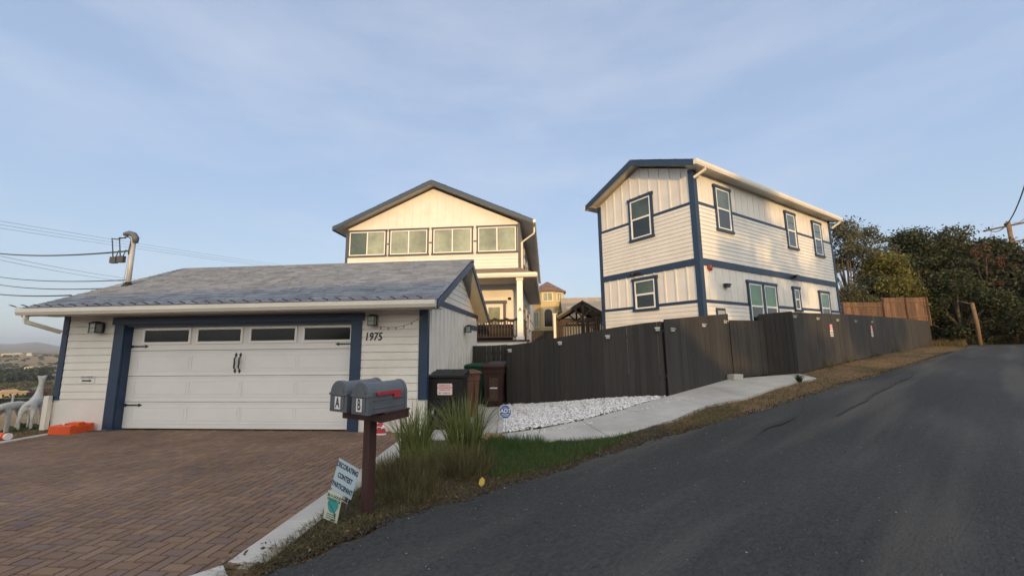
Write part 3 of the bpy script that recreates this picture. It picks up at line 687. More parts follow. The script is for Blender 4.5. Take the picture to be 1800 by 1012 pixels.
mb = MB(); mb.box(-OV+.05, LL+OV-.05, ea-.0, -.01, ZT-.045, ZT-.03); mb.box(-OV+.05, LL+OV-.05, LW+.01, LW-ea, ZT-.045, ZT-.03); mb.build('soffit', SOFF, adu)
mb = MB(); mb.bar((.1,-.35,za-.17),(.1,-.35,za-.26),.07,.06,up=(1,0,0)); mb.bar((.1,-.35,za-.24),(-.08,-.085,za-.44),.07,.06,up=(1,0,0)); mb.build('downspout', GUT, adu); mb = MB(); mb.bar((LL+.2,-.35,za-.17),(LL+.2,-.35,za-.26),.07,.06,up=(1,0,0)); mb.bar((LL+.2,-.35,za-.24),(LL+.0,-.085,za-.48),.07,.06,up=(1,0,0))
mb.build('downspout', GUT, adu)
def onadu(T, loc): return Matrix.Translation((AX, AY, 0)) @ Matrix.Rotation(HR, 4, 'Z') @ T @ Matrix.Translation(loc)
RED = mat('red_enamel', (.30,.05,.035), .4)
mb = MB(onadu(TRr, (.47, -.02, 3.86)) @ Matrix.Rotation(R(90), 4, 'X')); mb.tube([(0,0,-.02),(0,0,.05)], .10, 20); mb.tube([(0,0,.05),(0,0,.075)], [.09,.04], 16)
tag(mb.build('alarm_bell', RED), 'round red alarm bell high on the right house near its corner', 'alarm bell')
mb = MB(onadu(TRr, (1.28, -.03, 3.36))); mb.box(-.13,.13,-.12,0,0,.05); mb.box(-.11,.11,-.10,-.0,-.07,-.001); tag(mb.build('wall_light', IRON), 'small black box light under a cap on the right house left of the paired windows', 'wall light')
mb = MB(onadu(TRr, (6.15, -.035, 4.02))); mb.box(-.05,.05,-.03,0,-.05,.05); mb.loft([[(-.04,-.03,.0),(.04,-.03,.0),(.04,-.03,.06),(-.04,-.03,.06)],[(-.14,-.16,-.10),(.14,-.16,-.10),(.14,-.16,.08),(-.14,-.16,.08)]])
tag(mb.build('flood_light', IRON), 'dark flood light on the middle blue band of the long wall', 'flood light')
mb = MB(onadu(TLf, (1.75, -.035, 4.02))); mb.tube([(0,0,0),(0,-.04,0)], .05, 12)
for sx in (-1, 1): mb.tube([(0,-.04,0),(sx*.08,-.06,-.02)], .012, 6); mb.tube([(sx*.09,-.03,0),(sx*.11,-.09,-.02),(sx*.13,-.16,-.05)], [.03,.045,.06], 12)
tag(mb.build('flood_light', IRON), 'twin-headed security light on the blue band of the short wall', 'flood light')

# ================================================================== MAIN HOUSE BEHIND THE GARAGE
MX, MY = -9.73, 18.0; MWd = 8.6; MD = 18.0; MT = 7.30
mh = thing('main_house', 'tall gabled white house with a row of four slider windows behind the garage', 'house', (MX, MY, 0))
SM = .444; XR = 4.38
GRV = mat('gable_panel_paint', (.74,.73,.70), .6, (.68,.67,.63), 1.2)  # off-white panel paint, same base colour as the walls
mb = MB(); mb.box(0, MWd, 0, MD, -.2, MT); mb.prism([(0,0,MT+.001),(MWd,0,MT+.001),(XR,0,MT+SM*XR)], (0,.2,0)); mb.prism([(0,MD-.2,MT+.001),(MWd,MD-.2,MT+.001),(XR,MD-.2,MT+SM*XR)], (0,.2,0))
siding(mb, .1, MWd-.1, 4.9, 5.86, .165); 
TS = Matrix.Translation((MWd, 0, 0)) @ Matrix.Rotation(R(90), 4, 'Z')
siding(mb, .12, MD-.1, .5, 3.2, .18, T=TS); siding(mb, .12, MD-.1, 4.9, 6.5, .18, T=TS)
# vertical board panels: thin shadow-gap boards in the gable
x = .1
while x < MWd-.12:
    x2 = min(x+.406, MWd-.1); f = lambda q: MT+SM*min(q, (2*XR-q))-.04
    if x < XR < x2: ps = [(x+.008,-.016,5.9),(x2-.008,-.016,5.9),(x2-.008,-.016,f(x2)),(XR,-.016,f(XR)),(x+.008,-.016,f(x))]
    else: ps = [(x+.008,-.016,5.9),(x2-.008,-.016,5.9),(x2-.008,-.016,f(x2)),(x+.008,-.016,f(x))]
    mb.prism(ps, (0,.015,0)); x = x2
mb.build('wall', WHITE, mh)
mb = MB(); mb.box(-.02,.09,-.04,-.0,0,MT); mb.box(MWd-.09,MWd+.03,-.04,-.0,0,MT); mb.box(MWd,MWd+.03,0,.1,0,MT); mb.build_each('corner_trim', NAVYD, mh)
mb = MB()
for a, b_ in ((.09,.1),(2.09,2.18),(4.19,4.33),(6.37,6.52),(8.49,8.51)):
    if b_-a > .05: mb.box(a+.002, b_-.002, -.03, -.0, 6.46, 6.53)
TSb = TS; mb.box(.1, MD-.1, -.03, 0, 3.2, 3.3, T=TS)
mb.build_each('band_trim', NAVYD, mh)
for a, b_ in ((.10,2.07),(2.18,4.17),(4.33,6.35),(6.52,8.49)):
    window(mh, TI, a, b_, 5.88, 7.24, 'slider', NAVYD, .075, PANEB if a > 1 else PANE, PANEB if a > 1 else PANEB)
for a, b_ in ((2.0,3.0),(5.0,6.2),(9.0,10.2)): window(mh, TS, a, b_, 5.6, 6.9, 'hung', NAVYD)
for a, b_ in ((3.0,4.2),(7.5,8.7)): window(mh, TS, a, b_, 2.4, 3.7, 'hung', NAVYD)
OVm = .5; em = -.47; zm = 7.33; zrm = zm+SM*(XR-em); xb = 2*XR-em; LENm = math.hypot(XR-em, SM*(XR-em)); um = Vector((1, 0, SM)).normalized()
mb = MB(); mb.prism([(em,-OVm+.03,zm-.004),(XR,-OVm+.03,zrm-.004),(xb,-OVm+.03,zm-.004),(xb,-OVm+.03,zm-.13),(XR,-OVm+.03,zrm-.14),(em,-OVm+.03,zm-.13)], (0,MD+2*OVm-.06,0), 1)
shingles(mb, (em-.02,MD+OVm,zm), (em-.02,-OVm,zm), um, LENm, .3, .5); shingles(mb, (xb+.02,-OVm,zm), (xb+.02,MD+OVm,zm), (-um.x,0,um.z), LENm, .3, .5)
for k in range(19): y = -OVm+k; mb.prism([(XR-.12,y,zrm-.035),(XR,y,zrm+.022),(XR+.12,y,zrm-.035)], (0,1.0,0))
mb.build('roof', [SHIN, SOFF], mh)
mb = MB()
for xe_ in (em-.02, xb+.02): mb.prism([(xe_,-OVm-.004,zm-.012),(XR,-OVm-.004,zrm-.012),(XR,-OVm-.004,zrm-.20),(xe_,-OVm-.004,zm-.20)], (0,.034,0))
FBL = mat('slate_blue_fascia_paint', (.028,.055,.10), .5)
mb.prism([(em-.02,-OVm+.04,zm-.02),(em-.02,MD+OVm,zm-.02),(em-.02,MD+OVm,zm-.2),(em-.02,-OVm+.04,zm-.2)], (.03,0,0))
mb.build_each('fascia', FBL, mh)
mb = MB(); Tg = Matrix.Translation((xb+.15,0,0)) @ Matrix.Rotation(R(90), 4, 'Z'); gutter(mb, -OVm+.01, MD+OVm, 0, zm-.17, zm-.01, .13, T=Tg); mb.build('gutter', GUT, mh)
mb = MB(); mb.bar((xb+.06,.1,zm-.16),(xb+.06,.1,zm-.5),.07,.07,up=(1,0,0)); mb.bar((xb+.06,.1,zm-.5),(MWd+.08,.25,zm-.9),.07,.07,up=(1,0,0)); mb.box(MWd+.035,MWd+.12,.21,.29,5.0,zm-.9); mb.build('downspout', GUT, mh)
# porch with hipped skirt roof
mb = MB(); py0, px0, px1 = -1.95, 4.3, 9.30; zp = 4.52
A1 = (px0, py0, zp); B1 = (px1, py0, zp); C1 = (MWd, 0, 5.14); D1 = (px0, 0, 5.14); E1 = (px1, 10.0, zp); F1_ = (MWd, 10.0, 5.14)
mb.add([A1,B1,C1,D1], [(0,1,2,3)], 0); mb.add([B1,E1,F1_,C1], [(0,1,2,3)], 0)
sh = Vector((0, 1.95, .62)).normalized(); n = 13
for i in range(n):   # courses clipped to the hip
    f0 = i/n; f1 = min(1, (i+1.1)/n)
    y0 = py0*(1-f0); z0 = zp+.62*f0; y1 = py0*(1-f1); z1 = zp+.62*f1; xe0 = px1-(px1-MWd)*f0; xe1 = px1-(px1-MWd)*f1; x = px0-random.random()*.2
    while x < xe0-.03:
        x2 = min(x+.28, xe0); mb.add([(x+.003,y0,z0+.014),(x2-.003,y0,z0+.014),(min(x2-.003,xe1),y1,z1+.003),(min(x+.003,xe1),y1,z1+.003),(x+.003,y0,z0),(x2-.003,y0,z0)], [(0,1,2,3),(4,5,1,0)], 0); x = x2
mb.build('porch_roof', SHIN2, mh)
mb = MB(); gutter(mb, px0, px1+.1, py0-.12, zp-.17, zp+.02, .13); gutter(mb, py0-.0, 10.0, 0, zp-.17, zp+.02, .13, T=Matrix.Translation((px1+.13,0,0)) @ Matrix.Rotation(R(90),4,'Z'))
mb.build('gutter', GUT, mh)
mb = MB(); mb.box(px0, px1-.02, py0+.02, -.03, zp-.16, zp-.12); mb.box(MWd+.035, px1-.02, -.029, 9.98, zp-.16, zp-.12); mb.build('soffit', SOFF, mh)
mb = MB(); mb.box(5.8, 8.95, -1.9, -.02, 1.32, 1.70, 0); mb.box(5.75, 9.0, -1.96, -.02, 1.702, 1.76, 1); mb.box(5.9, 8.9, -1.85, -.05, .0, 1.3, 2); mb.build('porch_deck', [WHITE2, DARKW, WHITE], mh)
mb = MB(); mb.box(8.56,8.80,-1.90,-1.68,1.77,zp-.16); mb.box(8.52,8.84,-1.94,-1.64,1.765,1.9); mb.box(8.53,8.83,-1.93,-1.65,zp-.28,zp-.161); pp_ = mb.build('porch_post', WHITE2, mh)
mb = MB(Matrix.Translation((8.68,-1.903,3.0)) @ Matrix.Rotation(R(90),4,'X')); mb.text('A', .22, TI, off=.003, ext=.003); mb.build('post_letter', INK, pp_)
mb = MB(); mb.box(6.2,8.56,-1.86,-1.80,2.55,2.62); mb.box(6.2,8.56,-1.86,-1.80,1.86,1.92)
x = 6.25
while x < 8.54: mb.box(x, x+.035, -1.85, -1.815, 1.92, 2.55); x += .125
mb.box(8.81,8.86,-1.6,-.05,2.55,2.62); y = -1.55
while y < -.1: mb.box(8.815,8.85,y,y+.035,1.77,2.55); y += .125
mb.build('railing', DARKW, mh)
mb = MB()
for k in range(5):
    x0_ = 6.25+k*.46; P_ = [(x0_+.46*j/8, -1.88, 2.64-.10*math.sin(math.pi*j/8)) for j in range(9)]; mb.tube(P_, [.045+.012*((j*7)%3) for j in range(9)], 6)
mb.build('garland', mat('dark_garland', (.03,.022,.018), .9), mh)
mb = MB(); mb.box(6.80,6.93,-.05,-.0,1.76,3.45,0); mb.box(7.77,7.90,-.05,-.0,1.76,3.45,0); mb.box(6.75,7.95,-.06,-.0,3.451,3.60,0); mb.box(6.931,7.769,-.03,-.0,1.76,3.45,1); mb.box(7.08,7.62,-.04,-.0,2.1,3.3,2)
mb.box(6.6,8.15,-.02,-.001,3.62,3.75,1); mb.box(8.0,8.2,-.02,-.001,3.0,3.74,1)
mb.build('front_door', [NAVYD, WHITE2, PANEB], mh)
for i, x in enumerate((6.3, 6.9, 7.5)):
    pass
mb = MB(); mb.box(6.3,8.3,-1.5,-.9,1.77,2.3); mb.box(6.3,8.3,-.95,-.85,2.3,2.45); o = mb.build('porch_bench', BLACK, None, bevel=.04)
o.location = (MX, MY, 0); tag(o, 'low black cushioned bench behind the porch railing', 'bench')
# ================================================================== BACKGROUND BUILDINGS
YEL = mat('yellow_stucco', (.58,.47,.26), .9, (.53,.43,.23), 1.5, .4, 60); TANR = ramp_island('tan_tile', [(.34,.28,.21),(.42,.35,.27),(.38,.31,.24)], .9)
REDR = ramp_island('red_brown_tile', [(.19,.13,.11),(.24,.165,.135),(.21,.145,.12)], .9)
CREAM = mat('cream_trim', (.72,.66,.50), .7)
yh = thing('yellow_house', 'yellow stucco house with an octagonal turret and arched window seen between the two white houses', 'house', (.25, 39.6, 0))
mb = MB(); rt = 1.75
oct_ = [(rt*math.cos(R(22.5+45*k)), rt*math.sin(R(22.5+45*k))) for k in range(8)]
mb.prism([(x, y, 0) for x, y in oct_], (0, 0, 6.75)); mb.box(-6, -.3, .6, 8, 0, 6.5); mb.build('wall', YEL, yh)
mb = MB(); ro = 2.0; o8 = [(ro*math.cos(R(22.5+45*k)), ro*math.sin(R(22.5+45*k))) for k in range(8)]
for k in range(8):
    a, b_ = o8[k], o8[(k+1) % 8]
    for j in range(6):
        f0, f1 = 1-j/6, 1-(j+1)/6
        mb.add([(a[0]*f0,a[1]*f0,6.70+1.15*j/6+.02),(b_[0]*f0,b_[1]*f0,6.70+1.15*j/6+.02),(b_[0]*f1,b_[1]*f1,6.70+1.15*(j+1)/6),(a[0]*f1,a[1]*f1,6.70+1.15*(j+1)/6)], [(0,1,2,3)])
mb.prism([(x, y, 6.62) for x, y in o8], (0, 0, .08)); mb.build('turret_roof', REDR, yh)
mb = MB(); mb.loft([[(-6.4,.2,6.5),(-.1,.2,6.5),(-.1,8.4,6.5),(-6.4,8.4,6.5)],[(-4.6,2.6,8.3),(-1.6,2.6,8.3),(-1.6,6,8.3),(-4.6,6,8.3)]]); mb.build('roof', REDR, yh)
yf = -rt*math.cos(R(22.5))-.001
def plain_window(parent, T, x0, x1, z0, z1, arch=False, trim=CREAM):
    mb = MB(T); q = .1
    if arch:
        xm = (x0+x1)/2; r0 = (x1-x0)/2; mb.box(x0-q, x1+q, -.05, 0, z0-q, z1+q)
        w_ = mb.build('window', trim, parent); pm = MB(T)
        P_ = [(x0,-.052,z0),(x1,-.052,z0)]+[(xm+r0*math.cos(t_), -.052, z1-r0+r0*math.sin(t_)) for t_ in np.linspace(0, math.pi, 12)]
        pm.prism(P_, (0,-.01,0)); pm.build('pane', PANED, w_)
    else:
        mb.box(x0-q, x1+q, -.05, 0, z0-q, z0); mb.box(x0-q, x1+q, -.05, 0, z1, z1+q); mb.box(x0-q, x0, -.05, 0, z0, z1); mb.box(x1, x1+q, -.05, 0, z0, z1); mb.box((x0+x1)/2-.03,(x0+x1)/2+.03,-.04,0,z0,z1)
        w_ = mb.build('window', trim, parent); pm = MB(T); pm.box(x0, x1, -.02, -.005, z0, z1); pm.build('pane', PANEB, w_)
Tf = Matrix.Translation((0, yf, 0)); plain_window(yh, Tf, -.42, .42, 5.72, 6.45); plain_window(yh, Tf, -.36, .40, 3.2, 4.9, True)
for sg in (1, -1):
    Ts = Matrix.Rotation(R(45*sg), 4, 'Z') @ Tf; plain_window(yh, Ts, -.3, .3, 5.72, 6.45); plain_window(yh, Ts, -.3, .3, 3.2, 4.6)
# house with the tan roof behind the gazebo
th_ = thing('tan_house', 'low house with a broad tan roof behind the garden gazebo', 'house', (1.6, 35, 0))
mb = MB(); mb.box(0, 14, 0, 8, 0, 4.0); mb.build('wall', mat('tan_stucco', (.5,.42,.3), .9), th_)
mb = MB(); mb.prism([(-.1,-.6,3.9),(-.1,3.8,6.0),(-.1,8.4,3.9),(-.1,8.4,3.75),(-.1,3.8,5.85),(-.1,-.6,3.75)], (14.6,0,0))
shingles(mb, (-.1,-.62,3.92), (14.5,-.62,3.92), Vector((0,4.4,2.1)), 4.87, .35, .6); mb.build('roof', TANR, th_)
mb = MB(); mb.box(.2,1.3,-.75,.3,5.0-.45,5.25-.45); mb.build('roof_vent', CREAM, th_)
# garden gazebo with metal roof
gz_ = thing('gazebo', 'timber gazebo with dark ribbed metal gable roof behind the dark fence', 'gazebo', (1.95, 21, 0))
MROOF = mat('dark_metal_roof', (.035,.05,.065), .4, metal=.3)
mb = MB()
for sg in (-1, 1):
    mb.add([(0,-.3,3.80),(sg*1.35,-.3,2.98),(sg*1.35,4.2,2.98),(0,4.2,3.80),(0,-.3,3.76),(sg*1.35,-.3,2.94),(sg*1.35,4.2,2.94),(0,4.2,3.76)], [(0,1,2,3),(4,7,6,5),(0,4,5,1),(3,2,6,7),(1,5,6,2)])
    y = -.3
    while y < 4.2: mb.prism([(0,y,3.80),(0,y,3.83),(sg*1.35,y,3.01),(sg*1.35,y,2.98)], (0,.03,0)); y += .3
mb.build('roof', MROOF, gz_)
mb = MB()
for y in (-.22, 4.0):
    for sg in (-1, 1): mb.bar((0,y,3.68),(sg*1.32,y,2.88),.1,.12)
    mb.bar((-1.2,y,2.72),(1.2,y,2.72),.1,.14); mb.bar((0,y,3.7),(0,y,2.72),.1,.1,up=(0,1,0))
    for sg in (-1, 1): mb.bar((0,y,2.95),(sg*.45,y,3.36),.08,.08); mb.bar((sg*1.1,y,2.45),(sg*.75,y,2.72),.08,.08)
for sg in (-1, 1): mb.bar((sg*1.15,-.3,2.78),(sg*1.15,4.1,2.78),.1,.12)
mb.build('truss', DARKW, gz_)
mb = MB()
for x in (-1.15, 1.15):
    for y in (-.2, 4.0): mb.box(x-.07,x+.07,y-.07,y+.07,.0,2.66)
mb.build_each('post', DARKW, gz_)
# deck railings in the yard
def railing(a, b_, z0, z1, label, posts=2):
    t_ = thing('deck_railing', label, 'railing', (a[0], a[1], 0), math.atan2(b_[1]-a[1], b_[0]-a[0])); L_ = math.hypot(b_[0]-a[0], b_[1]-a[1])
    mb = MB(); mb.box(0,L_,-.05,.05,z1-.05,z1); mb.box(0,L_,-.02,.02,z0+.08,z0+.13); mb.build_each('rail', DARKW, t_)
    mb = MB(); x = .1
    while x < L_-.05: mb.box(x,x+.05,-.03,.01,z0+.1301,z1-.051); x += .14
    mb.build('baluster_row', DARKW, t_)
    mb = MB()
    for k in range(posts): x = k*L_/(posts-1); mb.box(x-.06,x+.06,-.065,.065,.2,z1+.06)
    mb.build_each('post', DARKW, t_)
railing((.55, 19.3), (1.85, 19.6), 1.6, 2.66, 'lower dark brown deck railing in the yard left of the gazebo front')
railing((1.95, 18.6), (2.75, 17.4), 1.6, 2.74, 'higher dark brown deck railing in front of the gazebo beside the right house', 3)
mb = MB(); mb.box(.38,.5,19.2,19.32,.3,3.0); mb.box(.34,.54,19.16,19.36,3.0,3.05); tag(mb.build('yard_post', WHITE2), 'pale square post at the left end of the deck railing', 'post')

# ================================================================== FENCES
def fence(a, b_, h0, h1, label, name='dark_fence', bw=.145, m=FENCE, z0f=None, post=True, cat='fence', steps=None, lean=0, rails=False, gaps=.006):
    ang = math.atan2(b_[1]-a[1], b_[0]-a[0]); L_ = math.hypot(b_[0]-a[0], b_[1]-a[1])
    gfun = z0f or (lambda x, y: float(G(x, y)))
    base = gfun(*a); t_ = thing(name, label, cat, (a[0], a[1], base), ang)
    mb = MB(); x = 0; i = 0
    while x < L_-.02:
        w_ = min(bw+random.uniform(-.012, .012), L_-x); f = (x+w_/2)/L_; px_, py_ = a[0]+(b_[0]-a[0])*f, a[1]+(b_[1]-a[1])*f
        zb = gfun(px_, py_)-base+.02; hh = h0+(h1-h0)*f+random.uniform(-.004, .006)
        y = random.uniform(-.004, .004); sl_ = (h1-h0)/L_*0
        zt = zb+hh
        # board top follows the fence line
        f0, f1 = x/L_, (x+w_)/L_
        def top(ff): 
            X_, Y_ = a[0]+(b_[0]-a[0])*ff, a[1]+(b_[1]-a[1])*ff; return gfun(X_, Y_)-base+.02+h0+(h1-h0)*ff
        g_ = gaps*random.choice((.3, 1, 1, 1.6))
        za_, zb_ = top(f0), top(f1)
        mb.add([(x+g_/2,y-.011,zb),(x+w_-g_/2,y-.011,zb),(x+w_-g_/2,y+.009,zb),(x+g_/2,y+.009,zb),(x+g_/2,y-.011,za_),(x+w_-g_/2,y-.011,zb_),(x+w_-g_/2,y+.009,zb_),(x+g_/2,y+.009,za_)],
               [(0,3,2,1),(4,5,6,7),(0,1,5,4),(1,2,6,5),(2,3,7,6),(3,0,4,7)])
        x += w_; i += 1
    mb.build('board_panel', m, t_)
    sgn = -1 if rails else 1
    for zf in (.25, .85):
        P_ = []; n = max(2, int(L_/1.5)); rm = MB()
        za_ = gfun(*a)-base+.02+h0*zf; zb_ = gfun(*b_)-base+.02+h1*zf
        for k in range(n):
            def pt(ff):
                X_, Y_ = a[0]+(b_[0]-a[0])*ff, a[1]+(b_[1]-a[1])*ff; return (L_*ff, sgn*.033, gfun(X_, Y_)-base+.02+(h0+(h1-h0)*ff)*zf)
            p, q = pt(k/n), pt((k+1)/n); rm.bar((p[0]+.001, p[1], p[2]), (q[0]-.001, q[1], q[2]), .038, .085)
        rm.build('rail', m, t_)
    if post:
        n = max(1, round(L_/2.4)); 
        for k in range(n+1):
            ff = k/n; X_, Y_ = a[0]+(b_[0]-a[0])*ff, a[1]+(b_[1]-a[1])*ff; xx = min(max(L_*ff, .05), L_-.05)
            zz = gfun(X_, Y_)-base; pm = MB(); y0_ = sgn*.054; pm.box(xx-.045, xx+.045, min(y0_, y0_+sgn*.09), max(y0_, y0_+sgn*.09), zz-.2, zz+(h0+(h1-h0)*ff)-.03); pm.build('post', m, t_)
    return t_
NB = 'dark brown'
fence((-2.30, 12.2), (-1.2, 12.15), 1.63, 1.64, NB+' fence section behind the bins at the end of the walkway')
fence((-1.12, 11.1), (2.70, 9.44), 1.61, 1.70, NB+' fence panel rising along the white gravel bed')
fence((-1.13, 12.1), (-1.13, 11.13), 1.62, 1.61, NB+' short fence return beside the brown bin')
fence((2.76, 9.45), (5.38, 12.06), 1.74, 1.85, NB+' tall driveway gate standing on the sidewalk right of the gravel', 'fence_gate', cat='gate')
fence((5.42, 12.10), (6.66, 12.66), 1.66, 1.62, NB+' low gate panel between the tall gate and the fence return', 'fence_gate', cat='gate')
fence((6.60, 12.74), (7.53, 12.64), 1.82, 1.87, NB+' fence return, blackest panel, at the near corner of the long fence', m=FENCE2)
fence((7.56, 12.70), (28.6, 31.83), 1.84, 1.78, NB+' long fence running up the hill along the dirt verge')
def hillz(x, y): return 2.55
fence((20.84, 29.35), (24.30, 30.30), 1.85, 1.75, 'weathered reddish wooden fence, left half, above the dark fence', 'wooden_fence', .19, BROWNW, lambda x, y: 2.35+.12*(x-20.8)/3.5, rails=True, gaps=.012)
fence((24.45, 30.5), (29.2, 32.5), 1.95, 1.95, 'weathered reddish wooden fence, right half with end post, above the dark fence', 'wooden_fence', .2, BROWNW, lambda x, y: 2.62+.16*(x-24.4)/4.8, rails=True, gaps=.012)
fence((-2.5, 30.0), (1.3, 30.0), 1.0, 1.0, 'dark wall below the yellow house seen through the gap', z0f=lambda x, y: 1.55, post=False)
# solar fence lights
SOL = mat('white_cap_plastic', (.62,.62,.58), .4); SOLD = mat('solar_cell', (.04,.05,.08), .2)
def fence_light(a, b_, d, z, lab):
    ang = math.atan2(b_[1]-a[1], b_[0]-a[0]); x, y = a[0]+math.cos(ang)*d, a[1]+math.sin(ang)*d
    t_ = thing('fence_light', lab, 'solar light', (x+math.sin(ang)*.014, y-math.cos(ang)*.014, z), ang, 'small solar lights along the dark fence')
    mb = MB(); mb.loft([[(-.055,0,.035),(.055,0,.035),(.06,-.075,.012),(-.06,-.075,.012)],[(-.055,0,.045),(.055,0,.045),(.06,-.075,.022),(-.06,-.075,.022)]]); mb.box(-.045,.045,-.012,0,-.045,.034); mb.build('cap', SOL, t_)
    mb = MB(); mb.box(-.04,.04,-.05,-.0125,-.04,-.01); mb.build('light_box', SOL, t_)
for d, z, l in ((.12,1.41,'at the lower left end of the gravel-bed fence'),(1.63,1.60,'second from the left on the gravel-bed fence'),(2.9,1.74,'third from the left on the gravel-bed fence'),(4.08,1.90,'at the right end of the gravel-bed fence')):
    fence_light((-1.12,11.1),(2.70,9.44),d,z,'small white solar light '+l)
for d, z, l in ((.33,1.89,'left end'),(2.0,2.03,'middle'),(3.4,2.16,'right end')):
    fence_light((2.76,9.45),(5.38,12.06),d,z,'small white solar light at the '+l+' of the tall gate')
for k, (d, z) in enumerate(((.12,2.33),(2.33,2.33),(4.65,2.34),(7.24,2.36),(10.13,2.40))):
    fence_light((7.56,12.70),(28.6,31.83),d,z,'small white solar light, '+('first','second','third','fourth','fifth')[k]+' along the long fence from its near corner')
# notices on the long fence
RSG = mat('red_notice', (.55,.05,.10), .5)
def fence_sign(d, z0, z1, lab):
    a, b_ = (7.56,12.70), (28.6,31.83); ang = math.atan2(b_[1]-a[1], b_[0]-a[0]); x, y = a[0]+math.cos(ang)*d, a[1]+math.sin(ang)*d
    T = Matrix.Translation((x+math.sin(ang)*.016, y-math.cos(ang)*.016, (z0+z1)/2)) @ Matrix.Rotation(ang, 4, 'Z') @ Matrix.Rotation(R(90), 4, 'X')
    h = (z1-z0)/2; w_ = .17; mb = MB(T); mb.box(-w_,w_,0.02,h,0,.004,1); mb.box(-w_,w_,-h,.0195,0,.004,0)
    mb.text('NO', .15, Matrix.Translation((0,h*.72,.005)), 0, off=.003); mb.text('PARKING', .08, Matrix.Translation((0,h*.33,.005)), 0, off=.002)
    for k in range(3): mb.box(-w_*.8,w_*.8,-h*(.2+.27*k)-.02,-h*(.2+.27*k)+.005,.0041,.0055,2)
    tag(mb.build('fence_notice', [PAPER, RSG, INK]), lab, 'sign')
fence_sign(3.78, 1.72, 2.16, 'red and white notice nearer the corner of the long dark fence')
fence_sign(9.95, 1.72, 2.24, 'red and white notice farther up the long dark fence')
# white wooden latch strips seen at the gate edge
# ================================================================== BINS, PARCEL BOX
def bin_(name, label, loc, rz, m, mlid, h=1.08, wd=.66, dp=.66):
    t_ = thing(name, label, 'bin', loc, rz)
    mb = MB(); w0, w1 = wd*.39, wd*.47
    def rect(w_, d_, z, c=.05):
        return [(-w_+c,-d_,z),(w_-c,-d_,z),(w_,-d_+c,z),(w_,d_-c,z),(w_-c,d_,z),(-w_+c,d_,z),(-w_,d_-c,z),(-w_,-d_+c,z)]
    mb.loft([rect(w0,dp*.38,.05),rect(w0*1.02,dp*.40,.12),rect(w1*.97,dp*.46,h*.78),rect(w1,dp*.47,h*.785),rect(w1*1.04,dp*.49,h*.79),rect(w1*1.06,dp*.50,h*.9),rect(w1*1.1,dp*.52,h*.905),rect(w1*1.1,dp*.52,h*.925)])
    for x in (-.12, .12): mb.box(x-.015, x+.015, -dp*.5, -dp*.36, .15, h*.75)
    mb.build('body', m, t_, bevel=.006)
    mb = MB(); mb.loft([rect(w1*1.14,dp*.56,h*.93,.06),rect(w1*1.16,dp*.57,h*.955,.06),rect(w1*1.0,dp*.5,h*.99,.06),rect(w1*.7,dp*.35,h*1.01,.05)])
    for k in (-.12, -.04, .04, .12): mb.box(k-.012,k+.012,-dp*.555,-dp*.53,h*.86,h*.93)
    mb.build('lid', mlid, t_, bevel=.006)
    mb = MB(); mb.tube([(-.25,dp*.56,h*.9),(.25,dp*.56,h*.9)], .018, 8); mb.build('handle', m, t_)
    for sx in (-1, 1):
        mb = MB(); mb.tube([(sx*wd*.40,dp*.34,.13),(sx*wd*.47,dp*.34,.13)], .13, 18); mb.build('wheel', BLACK, t_)
    return t_
GREENP = mat('green_bin_plastic', (.008,.050,.028), .45, (.010,.065,.038), 3, spec=.35); BROWNP = mat('maroon_bin_plastic', (.030,.012,.010), .5, (.042,.018,.014), 3, spec=.35); TANP = mat('tan_brown_bin_plastic', (.095,.042,.022), .55, (.12,.055,.03), 3); BLUEL = mat('blue_grey_lid_plastic', (.06,.065,.09), .45)
z_ = float(gz(-1.5, 10.9))+.012
bt = bin_('wheelie_bin', 'maroon brown wheeled bin nearest the dark fence', (-1.47, 10.96, z_), R(6), BROWNP, BROWNP, 1.13, .62)
mb = MB(); mb.box(-.10,.10,-.345,-.335,.50,.53); mb.build('label_strip', PAPER, bt); mb = MB(); mb.box(-.11,.11,-.338,-.325,.18,.78); mb.build('front_recess', DARKW, bt)
bin_('wheelie_bin', 'dark green wheeled bin beside the garage wall', (-2.02, 11.5, z_), R(-4), GREENP, GREENP, 1.12, .62)
bin_('wheelie_bin', 'wheeled bin with blue grey lid mostly hidden behind the maroon bin', (-1.42, 11.7, z_), 0, BROWNP, BLUEL, 1.16, .6)
bin_('wheelie_bin', 'tan brown wheeled bin half hidden behind the black parcel box', (-1.86, 9.25, float(gz(-1.9,9.3))+.012), R(25), TANP, TANP, 1.06, .52, .5)
pb = thing('parcel_box', 'tall black plastic parcel box with sloped lid beside the garage corner', 'parcel box', (-2.02, 7.76, float(gz(-2,8))-.02))
mb = MB(); mb.box(-.33,.33,0,.62,0,1.02); mb.box(-.355,-.29,-.02,.04,0,1.0); mb.box(.29,.355,-.02,.04,0,1.0); mb.box(-.289,.289,-.012,-.001,.93,1.0); mb.box(-.289,.289,-.012,-.001,0,.06); mb.build('body', BLACK, pb, bevel=.008)
mb = MB(); mb.prism([(-.37,-.05,1.02),(-.37,-.05,1.07),(-.37,.64,1.15),(-.37,.64,1.02)], (.74,0,0)); mb.build('lid', BLACK, pb, bevel=.01)
mb = MB(); mb.box(-.24,.24,-.018,-.0,.10,.60)
for z in (.14,.22,.30,.38,.46,.54): mb.box(-.21,.21,-.026,-.018,z-.025,z+.025)
mb.build('front_door', BLACK, pb); mb = MB(); mb.box(-.27,.27,-.028,-.0,.63,.67); mb.build('ledge', BLACK, pb)
mb = MB(); mb.box(-.255,-.205,-.045,-.0285,.33,.40); mb.tube([(-.25,-.035,.40),(-.25,-.035,.44),(-.21,-.035,.44),(-.21,-.035,.40)], .005, 6); mb.build('padlock', METAL, pb)
